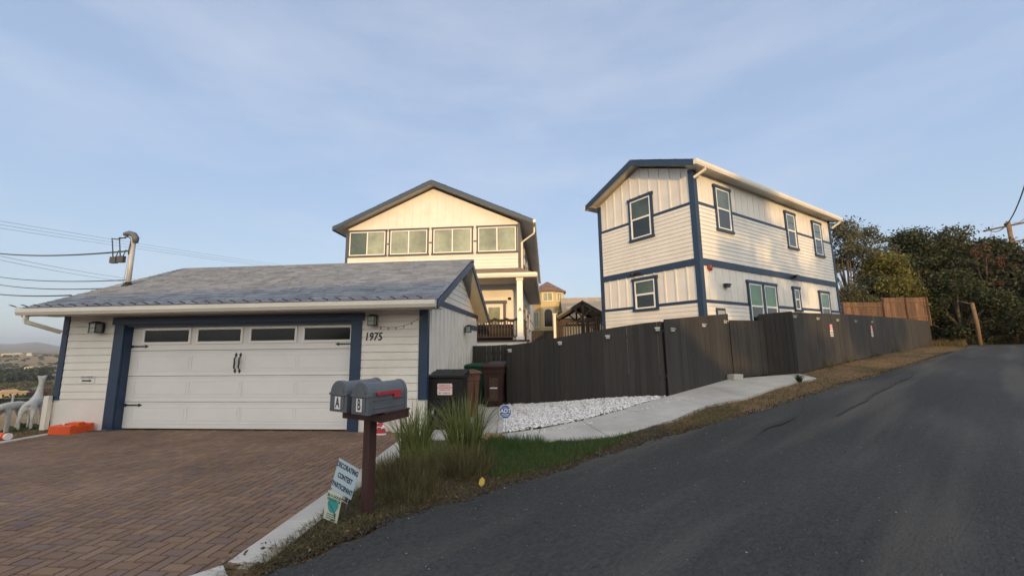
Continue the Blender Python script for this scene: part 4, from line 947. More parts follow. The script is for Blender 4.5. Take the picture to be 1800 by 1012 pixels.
PINK = mat('pink_notice_paper', (.72,.60,.60), .6); REDI = mat('red_ink', (.40,.03,.05), .6)
Ts = Matrix.Translation((0.0,-.002,.80)) @ Matrix.Rotation(R(90), 4, 'X')
mb = MB(Ts); P_ = []
hw, hh = .145, .105
for k in range(15): P_.append((-hw+2*hw*k/14, -hh-(.008 if k%2 else 0), 0))
for k in range(1, 11): P_.append((hw+(.008 if k%2 else 0), -hh+2*hh*k/11, 0))
for k in range(15): P_.append((hw-2*hw*k/14, hh+(.008 if k%2 else 0), 0))
for k in range(1, 11): P_.append((-hw-(.008 if k%2 else 0), hh-2*hh*k/11, 0))
mb.prism(P_, (0,0,.004), 0)
for j, s_ in enumerate(('PLEASE PLACE','PACKAGES/BOXES','THANK YOU!')): mb.text(s_, .036, Matrix.Translation((0,.07-.042*j,.005)), 1, off=.0008)
for x, c in ((-.10,2),(-.02,3),(.03,2),(.09,3)): mb.box(x-.02,x+.02,-.078,-.062,.0041,.006,c)
mb.build('parcel_notice', [PINK, REDI, mat('blue_ink',(.05,.08,.3),.6), mat('amber_ink',(.4,.2,.05),.6)], pb)
# ================================================================== MAILBOXES
MBX = mat('grey_mailbox_plastic', (.085,.10,.12), .42, (.11,.125,.145), 5, .15, 200); FLAG = mat('red_flag_plastic', (.40,.03,.05), .5)
h_az = R(24)
ps_ = thing('mailbox_post', 'dark red brown wooden post with a T bracket carrying the two mailboxes', 'mailbox post', (-1.74, 3.84, float(gz(-1.74,3.84))-.05), -h_az)
mb = MB(); mb.box(-.045,.045,-.045,.045,-.1,.93); mb.build('post', POSTW, ps_, bevel=.006)
mb = MB(); mb.box(-.29,.27,-.10,-.055,.93,1.0); mb.box(-.29,.27,.20,.245,.93,1.0); mb.box(-.29,-.245,-.0549,.1999,.93,1.0); mb.box(.225,.27,-.0549,.1999,.93,1.0); mb.box(-.30,.28,-.08,.25,1.001,1.018); mb.build('bracket', POSTW, ps_, bevel=.003)
def mailbox(off, letter, lab, rz=0):
    c, s_ = math.cos(-h_az), math.sin(-h_az); ox, oy = off
    t_ = thing('mailbox', lab, 'mailbox', (-1.74+c*ox-s_*oy, 3.84+s_*ox+c*oy, float(gz(-1.74,3.84))-.05+1.018), -h_az+rz)
    hw, hs, L_ = .110, .165, .43
    def prof(w_, h, top, y, n=12, z0=0): return [(-w_,y,z0),(w_,y,z0)]+[(w_*math.cos(a), y, h+(top)*math.sin(a)) for a in np.linspace(0, math.pi, n)]
    mb = MB(); mb.loft([prof(hw-.006,hs,.115,-.20),prof(hw-.006,hs,.115,-.20+L_)], smooth=False)
    mb.loft([prof(hw+.002,hs,.122,-.20+L_-.03),prof(hw+.002,hs,.122,-.20+L_)])
    for z in (.045,.115):
        for sx in (-1,1): mb.box(min(sx*(hw-.006),sx*(hw)),max(sx*(hw-.006),sx*hw),-.17,-.20+L_-.04,z,z+.012)
    mb.build('body', MBX, t_, bevel=.003)
    mb = MB(); mb.loft([prof(hw+.012,hs,.128,-.235),prof(hw+.012,hs,.128,-.19)]); mb.box(-hw-.018,hw+.018,-.246,-.19,hs-.008,hs+.012)
    mb.loft([prof(.075,hs,.075,-.245,12,hs+.013),prof(.075,hs,.075,-.236,12,hs+.013)]); mb.box(-.085,.085,-.241,-.235,.03,.15)
    mb.build('door', MBX, t_, bevel=.003)
    mb = MB(Matrix.Translation((0,-.242,.085)) @ Matrix.Rotation(R(90),4,'X')); mb.box(-.040,.040,-.058,.058,0,.002,0); mb.text(letter, .135, Matrix.Translation((0,0,.003)), 1, off=.003, squash=.62); mb.build('letter_plate', [PAPER, INK], t_)
    mb = MB(); mb.box(hw+.004,hw+.012,-.14,.14,.165,.195); mb.box(hw+.004,hw+.012,.06,.14,.125,.1649); mb.tube([(hw-.01,-.12,.18),(hw+.02,-.12,.18)], .016, 10); mb.build('flag', FLAG, t_)
mailbox((-.185, -.0), 'A', 'grey plastic mailbox with the letter A, left on the post')
mailbox((.155, -.02), 'B', 'grey plastic mailbox with the letter B, right on the post', R(-4))
# ================================================================== YARD SIGNS
LB = mat('pale_blue_sign_face', (.42,.55,.66), .6); CR = mat('cream_sign_face', (.52,.56,.50), .6); TEAL = mat('teal_print', (.04,.30,.32), .6); GRI = mat('green_print', (.05,.14,.09), .6)
def yard_sign(loc, ex, ez, w_, h, name, label, build):
    ex = Vector(ex).normalized(); ez = Vector(ez).normalized(); en = ex.cross(ez).normalized(); ez = en.cross(ex)
    M = Matrix((ex, ez, en)).transposed().to_4x4(); M.translation = loc
    t_ = link(bpy.data.objects.new(name, None)); t_.matrix_world = M; tag(t_, label, 'yard sign'); build(t_, w_, h)
def b1(t_, w_, h):
    mb = MB(); mb.box(-w_/2,w_/2,-h/2,h/2,-.003,0,0)
    for j, s_ in enumerate(('DECORATING','CONTEST','PARTICIPANT')): mb.text(s_, .070, Matrix.Translation((0,.10-.10*j,.001)), 1, off=.0022, squash=.60)
    mb.build('panel', [LB, INK], t_)
    mb = MB()
    for x in (-.1,.1): mb.tube([(x,-h/2+.03,-.005),(x,-h/2-.16,-.005)], .0035, 6)
    mb.tube([(-.1,-h/2-.06,-.005),(.1,-h/2-.06,-.005)], .0035, 6); mb.build('wire_stake', METAL, t_)
def b2(t_, w_, h):
    mb = MB(); mb.box(-w_/2,w_/2,-h/2,h/2,-.003,0,0)
    mb.text('BE A GOOD', .034, Matrix.Translation((0,h/2-.035,.001)), 1, off=.001, squash=.85); mb.text('NEIGHBOR', .034, Matrix.Translation((0,h/2-.068,.001)), 1, off=.001, squash=.85)
    P_ = [(.058*(1+.12*math.sin(3*a))*math.cos(a), .01+.062*math.sin(a), .001) for a in np.linspace(0, 2*math.pi, 20)[:-1]]; mb.prism(P_, (0,0,.001), 2)
    mb.prism([(.02,-.05,.001),(.05,-.045,.001),(.045,-.10,.001)], (0,0,.001), 1); mb.bar((-.05,.03,.003),(.04,-.045,.003),.008,.001,1)
    for j in range(3): mb.box(-w_*.34,w_*.34,-h/2+.02+.018*j,-h/2+.027+.018*j,.0005,.0012,1)
    mb.build('panel', [CR, GRI, TEAL], t_)
    mb = MB(); mb.tube([(.03,-h/2+.02,-.005),(.03,-h/2-.12,-.005)], .003, 6); mb.build('wire_stake', METAL, t_)
yard_sign(Vector((-1.995,3.88,.315)), (.235,-.06,-.085), (-.07,.0,.30), .265, .31, 'yard_sign', 'pale blue yard sign reading DECORATING CONTEST PARTICIPANT left of the mailbox post', b1)
yard_sign(Vector((-1.955,3.6,.165)), (.15,-.03,-.035), (-.075,.0,.26), .155, .255, 'yard_sign', 'small cream yard sign with a teal emblem in front of the kerb', b2)
BLU = mat('blue_sign_face', (.015,.10,.38), .4)
t_ = thing('security_sign', 'blue octagonal alarm company sign on a stake at the gravel corner', 'security sign', (-.78, 7.38, float(gz(-.78,7.38))))
Ta = Matrix.Translation((0,0,.385)) @ Matrix.Rotation(R(90),4,'X')
mb = MB(Ta); o8_ = lambda r_: [(r_*math.cos(R(22.5+45*k)), r_*1.12*math.sin(R(22.5+45*k)), 0) for k in range(8)]
mb.prism(o8_(.118), (0,0,.012), 1); mb.prism([(x,y,.0121) for x,y,z in o8_(.108)], (0,0,.002), 0)
mb.text('ADT', .098, Matrix.Translation((0,.012,.015)), 1, off=.003, shear=.2, squash=1.0); mb.box(-.075,.075,-.055,-.043,.0142,.0155,1); mb.box(-.05,.05,-.078,-.068,.0142,.0155,1); mb.box(-.045,.045,.068,.076,.0142,.0155,1)
mb.build('panel', [BLU, PAPER], t_); mb = MB(); mb.tube([(0,.006,-.08),(0,.006,.27)], .007, 8); mb.build('stake', METAL, t_)
# ================================================================== SMALL THINGS
# flat printed snowperson cut-out with red dress by the garage
SR = mat('red_print', (.42,.03,.04), .6)
fg = thing('holiday_cutout', 'small red and white holiday figure cut-out leaning beside the garage door', 'holiday figure', (-3.12, 7.30, float(gz(-3,7.3))+.012))
mb = MB(); rg = lambda r_, z, w_=1: [(r_*w_*math.cos(a), r_*.45*math.sin(a), z) for a in np.linspace(0, 2*math.pi, 15)[:-1]]
mb.loft([rg(.115,0),rg(.12,.04),rg(.10,.10),rg(.07,.17),rg(.055,.20)], smooth=True); mb.build('dress', SR, fg)
mb = MB(); mb.loft([rg(.122,.001),rg(.125,.02),rg(.121,.03)]); mb.loft([rg(.09,.14),rg(.085,.15)]); mb.tube([(-.05,0,.17),(-.09,-.03,.13),(-.04,-.05,.12)], .018, 7); mb.tube([(.05,0,.17),(.09,-.03,.13),(.04,-.05,.12)], .018, 7); mb.build('apron', PAPER, fg)
mb = MB(); mb.loft([rg(.02,.20),rg(.055,.225),rg(.068,.26),rg(.055,.30),rg(.02,.32)], smooth=True); mb.build('head', mat('pale_print', (.5,.42,.34), .6), fg)
mb = MB(); mb.loft([rg(.070,.275),rg(.062,.31),rg(.025,.335)], smooth=True); mb.build('hair', mat('hair_print', (.5,.47,.42), .7), fg)
# orange fencing base trough and its stub
ORG = mat('orange_plastic', (.75,.10,.02), .45, (.65,.09,.02), 4)
t_ = thing('orange_barrier_base', 'bright orange plastic barrier base lying at the garage corner', 'barrier base', (-9.50, 7.30, -.04), R(2)); t_.scale = (.58, .95, .95)
mb = MB(); mb.box(-.36,.42,-.22,-.12,0,.17); mb.box(-.36,.42,.14,.22,0,.16); mb.box(-.36,-.2601,-.12,.14,0,.17); mb.box(.32,.42,-.12,.14,0,.13); mb.box(-.26,.32,-.12,.14,0,.06); mb.box(-.1,.30,-.02,.10,.06,.2)
for k in range(4): mb.box(-.365,.425,-.226,-.22,.02+.04*k,.035+.04*k)
mb.build('tray', ORG, t_, bevel=.012); mb = MB(); mb.tube([(-.18,-.05,.06),(-.18,-.05,.20)], .02, 10); mb.build('plug', PAPER, t_)
t_ = thing('orange_barrel', 'small orange and white plastic piece on the lawn edge at far left', 'barrier piece', (-10.0, 6.62, -.04))
mb = MB(); mb.tube([(-.10,0,.07),(.10,0,.07)], .07, 14); mb.build('body', ORG, t_); mb = MB(); mb.tube([(.101,0,.07),(.15,0,.07)], .06, 14); mb.build('cap', PAPER, t_)
mb = MB(); mb.tube([(-9.2,7.35,-.03),(-8.95,7.42,-.025),(-8.8,7.40,-.028),(-8.7,7.47,-.03),(-8.5,7.5,-.03)], .009, 6); tag(mb.build('extension_cord', CABLE), 'thin dark cord lying along the wall between the orange base and the garage door', 'cord')
mb = MB(); x, y = 5.28, 11.72; z = float(gz(x,y))+.02; Tb = Matrix.Translation((x,y,z)) @ Matrix.Rotation(R(30),4,'Z'); mb.box(-.2,.2,-.1,.1,0,.13,T=Tb); mb.box(-.2,.2,-.101,-.1,.05,.055,T=Tb)
tag(mb.build('concrete_block', CONC, bevel=.01), 'small grey concrete block at the foot of the tall gate', 'block')
mb = MB(); Tb = Matrix.Translation((-.98,7.0,float(gz(-.98,7.0))+.03)) @ Matrix.Rotation(R(-20),4,'Z') @ Matrix.Rotation(R(6),4,'X')
mb.prism([(-.2,-.13,0),(.16,-.2,0),(.26,0,0),(.12,.17,0),(-.17,.15,0)], (0,0,.02), T=Tb); tag(mb.build('cardboard', mat('cardboard', (.27,.19,.10), .9)), 'crumpled tan cardboard piece lying behind the tall grass', 'cardboard')
# wireframe lawn deer
DEER = mat('white_wicker', (.72,.72,.70), .8, (.48,.48,.47), 40, 1.0, 60, bdist=.03)
def deer(loc, rz, s, label, head='up'):
    P = {}; E_ = []; rad = {}
    def v(n, p, r_): P[n] = (len(P), p); rad[n] = r_
    v('hip',(-.34,0,.72),.135); v('mid',(0,0,.70),.13); v('chest',(.32,0,.74),.15)
    ch = [('hip','mid'),('mid','chest')]
    if head == 'up':
        v('n1',(.46,0,.98),.085); v('n2',(.54,0,1.24),.06); v('hd',(.58,0,1.38),.07); v('mz',(.76,0,1.36),.032)
    else:
        v('n1',(.50,0,.74),.09); v('n2',(.66,0,.62),.065); v('hd',(.76,0,.52),.07); v('mz',(.86,0,.36),.034)
    ch += [('chest','n1'),('n1','n2'),('n2','hd'),('hd','mz')]
    for sy, t_ in ((-1,'l'),(1,'r')):
        v('th'+t_,(-.38,sy*.11,.55),.085); v('hk'+t_,(-.50,sy*.12,.34),.035); v('hf'+t_,(-.44,sy*.12,.02),.03)
        v('sh'+t_,(.34,sy*.11,.55),.06); v('kn'+t_,(.38,sy*.11,.30),.032); v('ff'+t_,(.36+.03*sy,sy*.11,.02),.03)
        v('er'+t_,(P['hd'][1][0]-.04,sy*.10,P['hd'][1][2]+.11),.018)
        ch += [('hip','th'+t_),('th'+t_,'hk'+t_),('hk'+t_,'hf'+t_),('chest','sh'+t_),('sh'+t_,'kn'+t_),('kn'+t_,'ff'+t_),('hd','er'+t_)]
    v('tl',(-.52,0,.70),.03); ch.append(('hip','tl'))
    me = bpy.data.meshes.new('deer'); me.from_pydata([tuple(c*s for c in p) for _, p in P.values()], [(P[a][0], P[b_][0]) for a, b_ in ch], [])
    o = link(bpy.data.objects.new('lawn_deer', me)); m = o.modifiers.new('skin', 'SKIN')
    for n_ in P: me.skin_vertices[0].data[P[n_][0]].radius = (rad[n_]*s, rad[n_]*s)
    me.skin_vertices[0].data[0].use_root = True
    o.modifiers.new('sub', 'SUBSURF').levels = 1; o.modifiers['sub'].render_levels = 2
    me.materials.append(DEER); o.location = loc; o.rotation_euler = (0, 0, rz)
    dg = bpy.context.evaluated_depsgraph_get(); nm = bpy.data.meshes.new_from_object(o.evaluated_get(dg)); o.modifiers.clear(); o.data = nm
    if not nm.materials: nm.materials.append(DEER)
    for p in nm.polygons: p.use_smooth = True
    tag(o, label, 'deer figure')
deer((-11.06, 7.74, -.05), R(134), .72, 'white wicker lawn deer standing tall with raised neck beside the garage corner')
deer((-12.35, 8.3, -.25), R(-62), .80, 'white wicker lawn deer grazing with lowered head, middle of the group', 'down')
deer((-11.3, 7.22, -.06), R(-45), .44, 'small white wicker fawn at the left edge of the lawn', 'down')
mb = MB()
for i in range(6): x = -13.6+.62*i; mb.tube([(x,9.1,-.9),(x,9.1,.45)], .02, 6)
for z in (.1,.38): mb.tube([(-14,9.1,z),(-10.4,9.1,z)], .004, 5)
mb.tube([(-13,8.3,.12),(-11.5,8.0,.10),(-10.4,7.9,.14)], .004, 5)
tag(mb.build('wire_fence', METAL), 'low wire fence with thin stakes behind the lawn deer', 'fence')
mb = MB(); mb.box(-11.05,-11.0,9.0,9.05,-.3,.62); mb.box(-11.14,-11.10,9.0,9.04,-.3,.56); tag(mb.build('yellow_stakes', mat('pale_yellow_paint', (.5,.45,.25), .7)), 'pair of pale yellow stakes behind the lawn deer', 'stake')
# ================================================================== VEGETATION
def rand_dirs(n):
    v = rng.normal(size=(n,3)); return v/np.linalg.norm(v, axis=1, keepdims=True)
def leaf_quads(C, size, flat=.0, aspect=.5):
    n = len(C); d = rand_dirs(n); d[:,2] *= (1-flat); d /= np.linalg.norm(d, axis=1, keepdims=True)
    e = rand_dirs(n); e -= d*(e*d).sum(1)[:,None]; e /= np.linalg.norm(e, axis=1, keepdims=True)
    L = (size*(.6+.8*rng.random(n)))[:,None]; W = L*aspect
    V = np.stack([C-d*L*.5, C+e*W*.5, C+d*L*.5, C-e*W*.5], 1)
    return V
def crown(clumps, per, size, aspect=.5, shell=.55, drop=0):
    """clumps: list of (centre, radius xyz)"""
    out = []
    for c, r_ in clumps:
        n = int(per*(r_[0]*r_[1]*r_[2])**(2/3)); d = rand_dirs(n); rad = (shell+(1-shell)*rng.random(n))*(1+.22*rng.normal(size=n))
        P_ = np.array(c)+d*np.array(r_)*rad[:,None]; P_[:,2] -= drop*rng.random(n)**3
        out.append(P_)
    return leaf_quads(np.concatenate(out), size, 0, aspect)
def tree(name, loc, height, spread, label, cat, leafm, barkm, seed, lsize=.16, per=420, trunk_r=.22, base=.25, nclump=26, group=None, sparse=0, twigs=0, rz=0):
    r0 = random.Random(seed); t_ = thing(name, label, cat, loc, rz, group)
    mb = MB(); cl = []
    fork = height*base
    mb.tube([(0,0,-.5),(0,0,0),(.1*spread*r0.uniform(-1,1)*.3,0,fork*.6),(.0,.05,fork)], [trunk_r*1.25,trunk_r*1.1,trunk_r*.85,trunk_r*.75], 10)
    for k in range(nclump):
        a = 2*math.pi*(k*.618+r0.random()*.3); hh = base*.7+(1-base*.7)*((k+.5)/nclump); prof = math.sin(math.pi*min(1,max(.08,(hh-base*.4)/(1.02-base*.4)))**.75)
        rr_ = spread*(.35+.65*r0.random())*max(.15, prof); c = (rr_*math.cos(a), rr_*math.sin(a), height*(hh-.06)+r0.uniform(-.04,.04)*height)
        cr_ = spread*r0.uniform(.20,.36); cl.append((c, (cr_*r0.uniform(.9,1.3), cr_*r0.uniform(.9,1.3), cr_*r0.uniform(.55,.8))))
        m1 = (c[0]*.45+r0.uniform(-.2,.2), c[1]*.45+r0.uniform(-.2,.2), fork+(c[2]-fork)*.5)
        tr_ = trunk_r*r0.uniform(.22,.42); mb.tube([(0,.03,fork*.9), m1, c], [tr_*1.3, tr_, tr_*.25], 6)
        if k % 2 == 0 or twigs:
            for q in range(2+twigs):
                e = (c[0]+cr_*r0.uniform(-1.2,1.2), c[1]+cr_*r0.uniform(-1.2,1.2), c[2]+cr_*r0.uniform(.2,1.25)); mb.tube([c, ((c[0]+e[0])/2, (c[1]+e[1])/2, (c[2]+e[2])/2+.1), e], [tr_*.3, tr_*.18, tr_*.06], 4)
    mb.build('trunk', barkm, t_)
    V = crown(cl, per*(1-sparse), lsize); npmesh('crown', V, leafm, t_)
    return t_
BARK = mat('bark', (.07,.055,.04), .9, (.12,.10,.075), 6, .8, 20)
OAKL = ramp_island('oak_leaf', [(.020,.030,.014),(.045,.058,.024),(.065,.075,.034),(.028,.040,.018),(.090,.092,.048)], .6, trans=.25, noise=.55)
OAKM = ramp_island('olive_oak_leaf', [(.035,.042,.024),(.070,.076,.042),(.10,.10,.058),(.045,.055,.03),(.12,.115,.07)], .65, trans=.3, noise=.55)
ACL = ramp_island('acacia_leaf', [(.10,.105,.03),(.19,.18,.05),(.26,.22,.065),(.14,.145,.045),(.07,.085,.028)], .6, trans=.35, noise=.7)
THINL = ramp_island('grey_green_leaf', [(.06,.07,.045),(.105,.115,.072),(.15,.15,.10),(.07,.085,.05)], .6, trans=.3, noise=.7)
RUST = ramp_island('rusty_leaf', [(.13,.06,.035),(.17,.085,.05),(.09,.055,.035),(.06,.06,.03)], .7, trans=.25)
DRYB = ramp_island('dry_shrub_leaf', [(.05,.058,.024),(.085,.09,.038),(.12,.10,.05),(.06,.06,.028)], .7, trans=.25, noise=1.2)
GT = 'trees on the bank behind the far fences'
def at(az, D): a = R(az); x, y = D*math.sin(a), D*math.cos(a); return (x, y, float(G(x, y))-.1)
tree('acacia_tree', at(39.5, 47), 7.3, 3.4, 'yellow-green leafy tree above the wooden fence right of the tall house', 'tree', ACL, BARK, 5, .23, 900, .16, .12, 34, GT, twigs=1)
tree('slender_tree', at(36.2, 46), 9.4, 2.9, 'thin grey-green tree with sky showing through beside the tall house corner', 'tree', THINL, BARK, 9, .21, 640, .15, .12, 34, GT, twigs=3)
tree('slender_tree', at(38.4, 50), 9.9, 3.0, 'sparse twiggy tree rising behind the yellow-green one', 'tree', THINL, BARK, 19, .21, 520, .15, .2, 28, GT, twigs=3)
tree('oak_tree', at(41.4, 52), 10.6, 4.2, 'dark oak directly right of the yellow-green tree', 'tree', OAKL, BARK, 12, .25, 600, .3, .12, 38, GT, twigs=2)
tree('oak_tree', at(43.9, 53), 10.3, 4.3, 'olive-grey oak in the middle of the bank, tallest of the oak crowns', 'tree', OAKM, BARK, 13, .25, 600, .3, .12, 38, GT, twigs=2)
tree('oak_tree', at(46.3, 54), 9.4, 4.3, 'dark oak behind the wooden stake at the road end', 'tree', OAKL, BARK, 14, .25, 600, .3, .12, 36, GT, twigs=2)
tree('oak_tree', at(49.0, 53), 7.9, 4.2, 'olive-grey oak at the right edge below the utility pole', 'tree', OAKM, BARK, 15, .25, 600, .3, .12, 32, GT, twigs=2)
tree('oak_tree', at(44.0, 47), 6.2, 3.2, 'lower dark oak just behind the end of the wooden fence', 'tree', OAKL, BARK, 25, .23, 600, .25, .08, 30, GT, twigs=1)
tree('rusty_tree', at(45.9, 51), 8.9, 1.5, 'rust-brown dying treetop showing among the dark oaks', 'tree', RUST, BARK, 16, .2, 520, .15, .5, 12, GT, twigs=2)
tree('rusty_tree', at(47.2, 51), 7.9, 1.2, 'small rust-brown treetop beside the utility pole', 'tree', RUST, BARK, 17, .2, 520, .12, .5, 9, GT, twigs=2)
def shrub(loc, h, sp, label, m=DRYB, seed=1, per=520, ls=.13, name='shrub', group=None):
    r0 = random.Random(seed); t_ = thing(name, label, 'shrub', loc, 0, group); cl = []; mb = MB()
    for k in range(14):
        a = k*2.4; rr_ = sp*math.sqrt(r0.random())*.8; z = h*r0.uniform(.12,.80)*(1-.35*rr_/sp); cr_ = sp*r0.uniform(.26,.42); c = (rr_*math.cos(a), rr_*math.sin(a), z)
        cl.append((c, (cr_,cr_,cr_*.8))); mb.tube([(c[0]*.2,c[1]*.2,-.2),(c[0]*.6,c[1]*.6,z*.6),c], [.04,.025,.01], 5)
    mb.build('stem', BARK, t_); npmesh('foliage', crown(cl, per, ls), m, t_)
GS = 'scrub bushes at the end of the road'
for i, (az, D, h, sp, l) in enumerate(((43.1,46.5,2.6,1.3,'low bush just right of the end of the long dark fence'),(44.3,48,3.9,1.7,'bush between the fence end and the wooden stake'),(45.6,46.5,4.3,1.8,'rounded olive bush directly behind the wooden stake'),(47.0,47,4.7,1.9,'tall olive bush right of the wooden stake'),(48.5,46,4.7,1.9,'olive bush at the right edge of the road end'),(50.0,45,4.4,1.9,'olive bush beyond the right edge of the road end'))):
    x, y, z = at(az, D); shrub((x, y, float(road_h(45))-.1), h, sp, l, DRYB if i else OAKL, 30+i, group=GS)
# fallen low brush along the road end
def blades(name, roots, H, wd, bend, m, label=None, parent=None, az=None, kind=None, seg=3, twist=1.0):
    n = len(roots); a = rng.random(n)*2*math.pi if az is None else az; d = np.stack([np.cos(a), np.sin(a), np.zeros(n)], 1); s2 = np.stack([-np.sin(a), np.cos(a), np.zeros(n)], 1)
    fa = rng.random(n)*math.pi*twist; side = np.cos(fa)[:,None]*s2+np.sin(fa)[:,None]*d*.9
    pts = []
    for k in range(seg+1):
        f = k/seg; out = bend*f**1.7; up_ = H*(f-.25*(bend/H).clip(0,2)*f**3); P_ = roots+d*out[:,None]; P_[:,2] = roots[:,2]+up_
        ww = wd*(1-f)**.6*(.5 if k == seg else 1)*.5; pts.append((P_-side*ww[:,None], P_+side*ww[:,None]))
    # one connected ribbon per blade
    V = np.stack([p for a_, b_ in pts for p in (a_, b_)], 1)   # n, 2(seg+1), 3
    m2 = 2*(seg+1); base = (np.arange(n)*m2)[:,None,None]; q = np.array([[2*k, 2*k+1, 2*k+3, 2*k+2] for k in range(seg)])[None]
    F = (base+q).reshape(-1, 4); me = bpy.data.meshes.new(name)
    me.vertices.add(n*m2); me.vertices.foreach_set('co', V.reshape(-1).astype(np.float32)); me.loops.add(F.size); me.loops.foreach_set('vertex_index', F.reshape(-1).astype(np.int32))
    me.polygons.add(len(F)); me.polygons.foreach_set('loop_start', np.arange(0, F.size, 4, dtype=np.int32)); me.polygons.foreach_set('loop_total', np.full(len(F), 4, np.int32)); me.materials.append(m); me.update(calc_edges=True)
    o = link(bpy.data.objects.new(name, me))
    if parent is not None: o.parent = parent
    if kind: tag(o, label, 'grass', kind=kind)
    return o
LUSH = ramp_island('fresh_grass', [(.025,.075,.018),(.045,.12,.03),(.07,.15,.04),(.09,.13,.045),(.16,.15,.07)], .55, trans=.35)
DRY = ramp_island('dry_grass', [(.16,.11,.055),(.24,.18,.09),(.10,.07,.035),(.06,.06,.02),(.19,.13,.07)], .8, trans=.3)
TUFTG = ramp_island('ornamental_grass_blade', [(.09,.13,.035),(.17,.21,.065),(.26,.28,.10),(.06,.10,.025),(.34,.31,.15)], .5, trans=.35)
TUFTD = ramp_island('old_grass_blade', [(.085,.078,.036),(.15,.13,.062),(.06,.068,.028),(.24,.19,.10),(.06,.05,.028),(.10,.11,.04)], .8, trans=.25, noise=5)
SOILD = mat('dark_soil', (.030,.022,.016), .95, (.055,.040,.028), 9, .9, 40)
def gzv(x, y): return gz(x, y)
def poly_pts(poly, n):
    P_ = np.array(poly); lo, hi = P_.min(0), P_.max(0); out = []
    while sum(len(o) for o in out) < n:
        q = lo+(hi-lo)*rng.random((n*2, 2)); ins = np.zeros(len(q), bool); j = len(P_)-1
        for i in range(len(P_)):
            c = ((P_[i,1] > q[:,1]) != (P_[j,1] > q[:,1])) & (q[:,0] < (P_[j,0]-P_[i,0])*(q[:,1]-P_[i,1])/(P_[j,1]-P_[i,1]+1e-12)+P_[i,0]); ins ^= c; j = i
        out.append(q[ins])
    return np.concatenate(out)[:n]
def et(s, off=0): return xy(s, float(edge_t(s))+off)
verge = [(-2.16,2.95),(-2.15,5.0),(-2.22,6.9),(-.95,6.95),(-.74,6.75),(-.2,6.5),(.96,6.42),(1.9,7.0),et(5.6,.03),et(5,.02),et(4,.02),et(3,.02),et(2.2,.02),et(1.5,.02),et(.8,.02),et(.3,.02)]
# soil sheet of the verge (slightly mounded) under the plants
mb = MB(); xs = np.linspace(-2.25, 2.3, 60); ys = np.linspace(2.8, 7.4, 60); vid = {}
def inpoly(x, y, P_):
    r_ = False; j = len(P_)-1
    for i in range(len(P_)):
        if (P_[i][1] > y) != (P_[j][1] > y) and x < (P_[j][0]-P_[i][0])*(y-P_[i][1])/(P_[j][1]-P_[i][1]+1e-12)+P_[i][0]: r_ = not r_
        j = i
    return r_
gv = []; gf = []; ok = {}
for i, x in enumerate(xs):
    for j, y in enumerate(ys):
        gv.append((x, y, float(gz(x, y))+.012+.01*math.sin(x*9)*math.sin(y*7))); ok[i, j] = inpoly(x, y, verge)
for i in range(59):
    for j in range(59):
        if sum(ok[a] for a in ((i,j),(i+1,j),(i+1,j+1),(i,j+1))) >= 2: gf.append((i*60+j,(i+1)*60+j,(i+1)*60+j+1,i*60+j+1))
mb.add(gv, gf); tag(mb.build('verge_soil', SOILD), kind='structure')
def rooted(P2, dz=0): return np.concatenate([P2, (gz(P2[:,0], P2[:,1])+dz)[:,None]], 1)
# lush green patch
lush = [(-.9,6.85),(-.2,6.45),(.96,6.4),(1.35,6.55),et(4.6,.28),et(4,.22),et(3.2,.28),et(2.8,.4),(-1.0,5.3)]
P2 = poly_pts(lush, 11000); n = len(P2); blades('verge_grass', rooted(P2), .05+.07*rng.random(n), np.full(n, .006), .02+.05*rng.random(n), LUSH, 'low fresh green grass between the sidewalk and the road', kind='stuff')
P2 = poly_pts([(-1.0,6.95),(-.1,6.55),(.0,6.2),(-1.0,5.9)], 1800); n = len(P2); blades('verge_grass', rooted(P2), .10+.10*rng.random(n), np.full(n, .006), .03+.06*rng.random(n), LUSH, 'taller green grass beside the tall grass clump', kind='stuff')
# dry straw along the asphalt edge and below the signs
S_ = rng.random(5200)*6.4+.1; O_ = np.abs(rng.normal(size=5200))*.16; T_ = np.array([float(edge_t(s)) for s in S_])+O_-.03; xx, yy = SA*S_-CA*T_, CA*S_+SA*T_
P2 = np.stack([xx, yy], 1); n = len(P2); blades('dry_straw', rooted(P2, .01), .01+.05*rng.random(n)**2, np.full(n, .005), .04+.12*rng.random(n), DRY, 'dry straw and dead stems along the asphalt edge', kind='stuff')
P2 = poly_pts([(-2.16,2.95),(-2.15,4.6),(-1.3,4.6),et(1.7,.03),et(.8,.02),et(.3,.02)], 5200); n = len(P2); blades('dry_straw', rooted(P2, .01), .015+.06*rng.random(n), np.full(n, .005), .03+.08*rng.random(n), TUFTD, 'dull matted grass around the mailbox post and yard signs', kind='stuff')
P2 = poly_pts(verge, 5200); n = len(P2); blades('verge_weeds', rooted(P2, .01), .02+.09*rng.random(n), np.full(n, .006), .03+.06*rng.random(n), TUFTD, 'low brown and olive weeds covering the verge', kind='stuff')
P2 = poly_pts([(-1.4,3.9),(-1.4,4.8),(-.6,5.3),(.3,5.6),et(3.2,.03),et(2.2,.02),et(1.5,.02)], 3600); n = len(P2); blades('dry_straw', rooted(P2, .01), .01+.06*rng.random(n)**2, np.full(n, .006), .05+.12*rng.random(n), DRY, 'pale matted straw between the dried mounds and the road', kind='stuff')
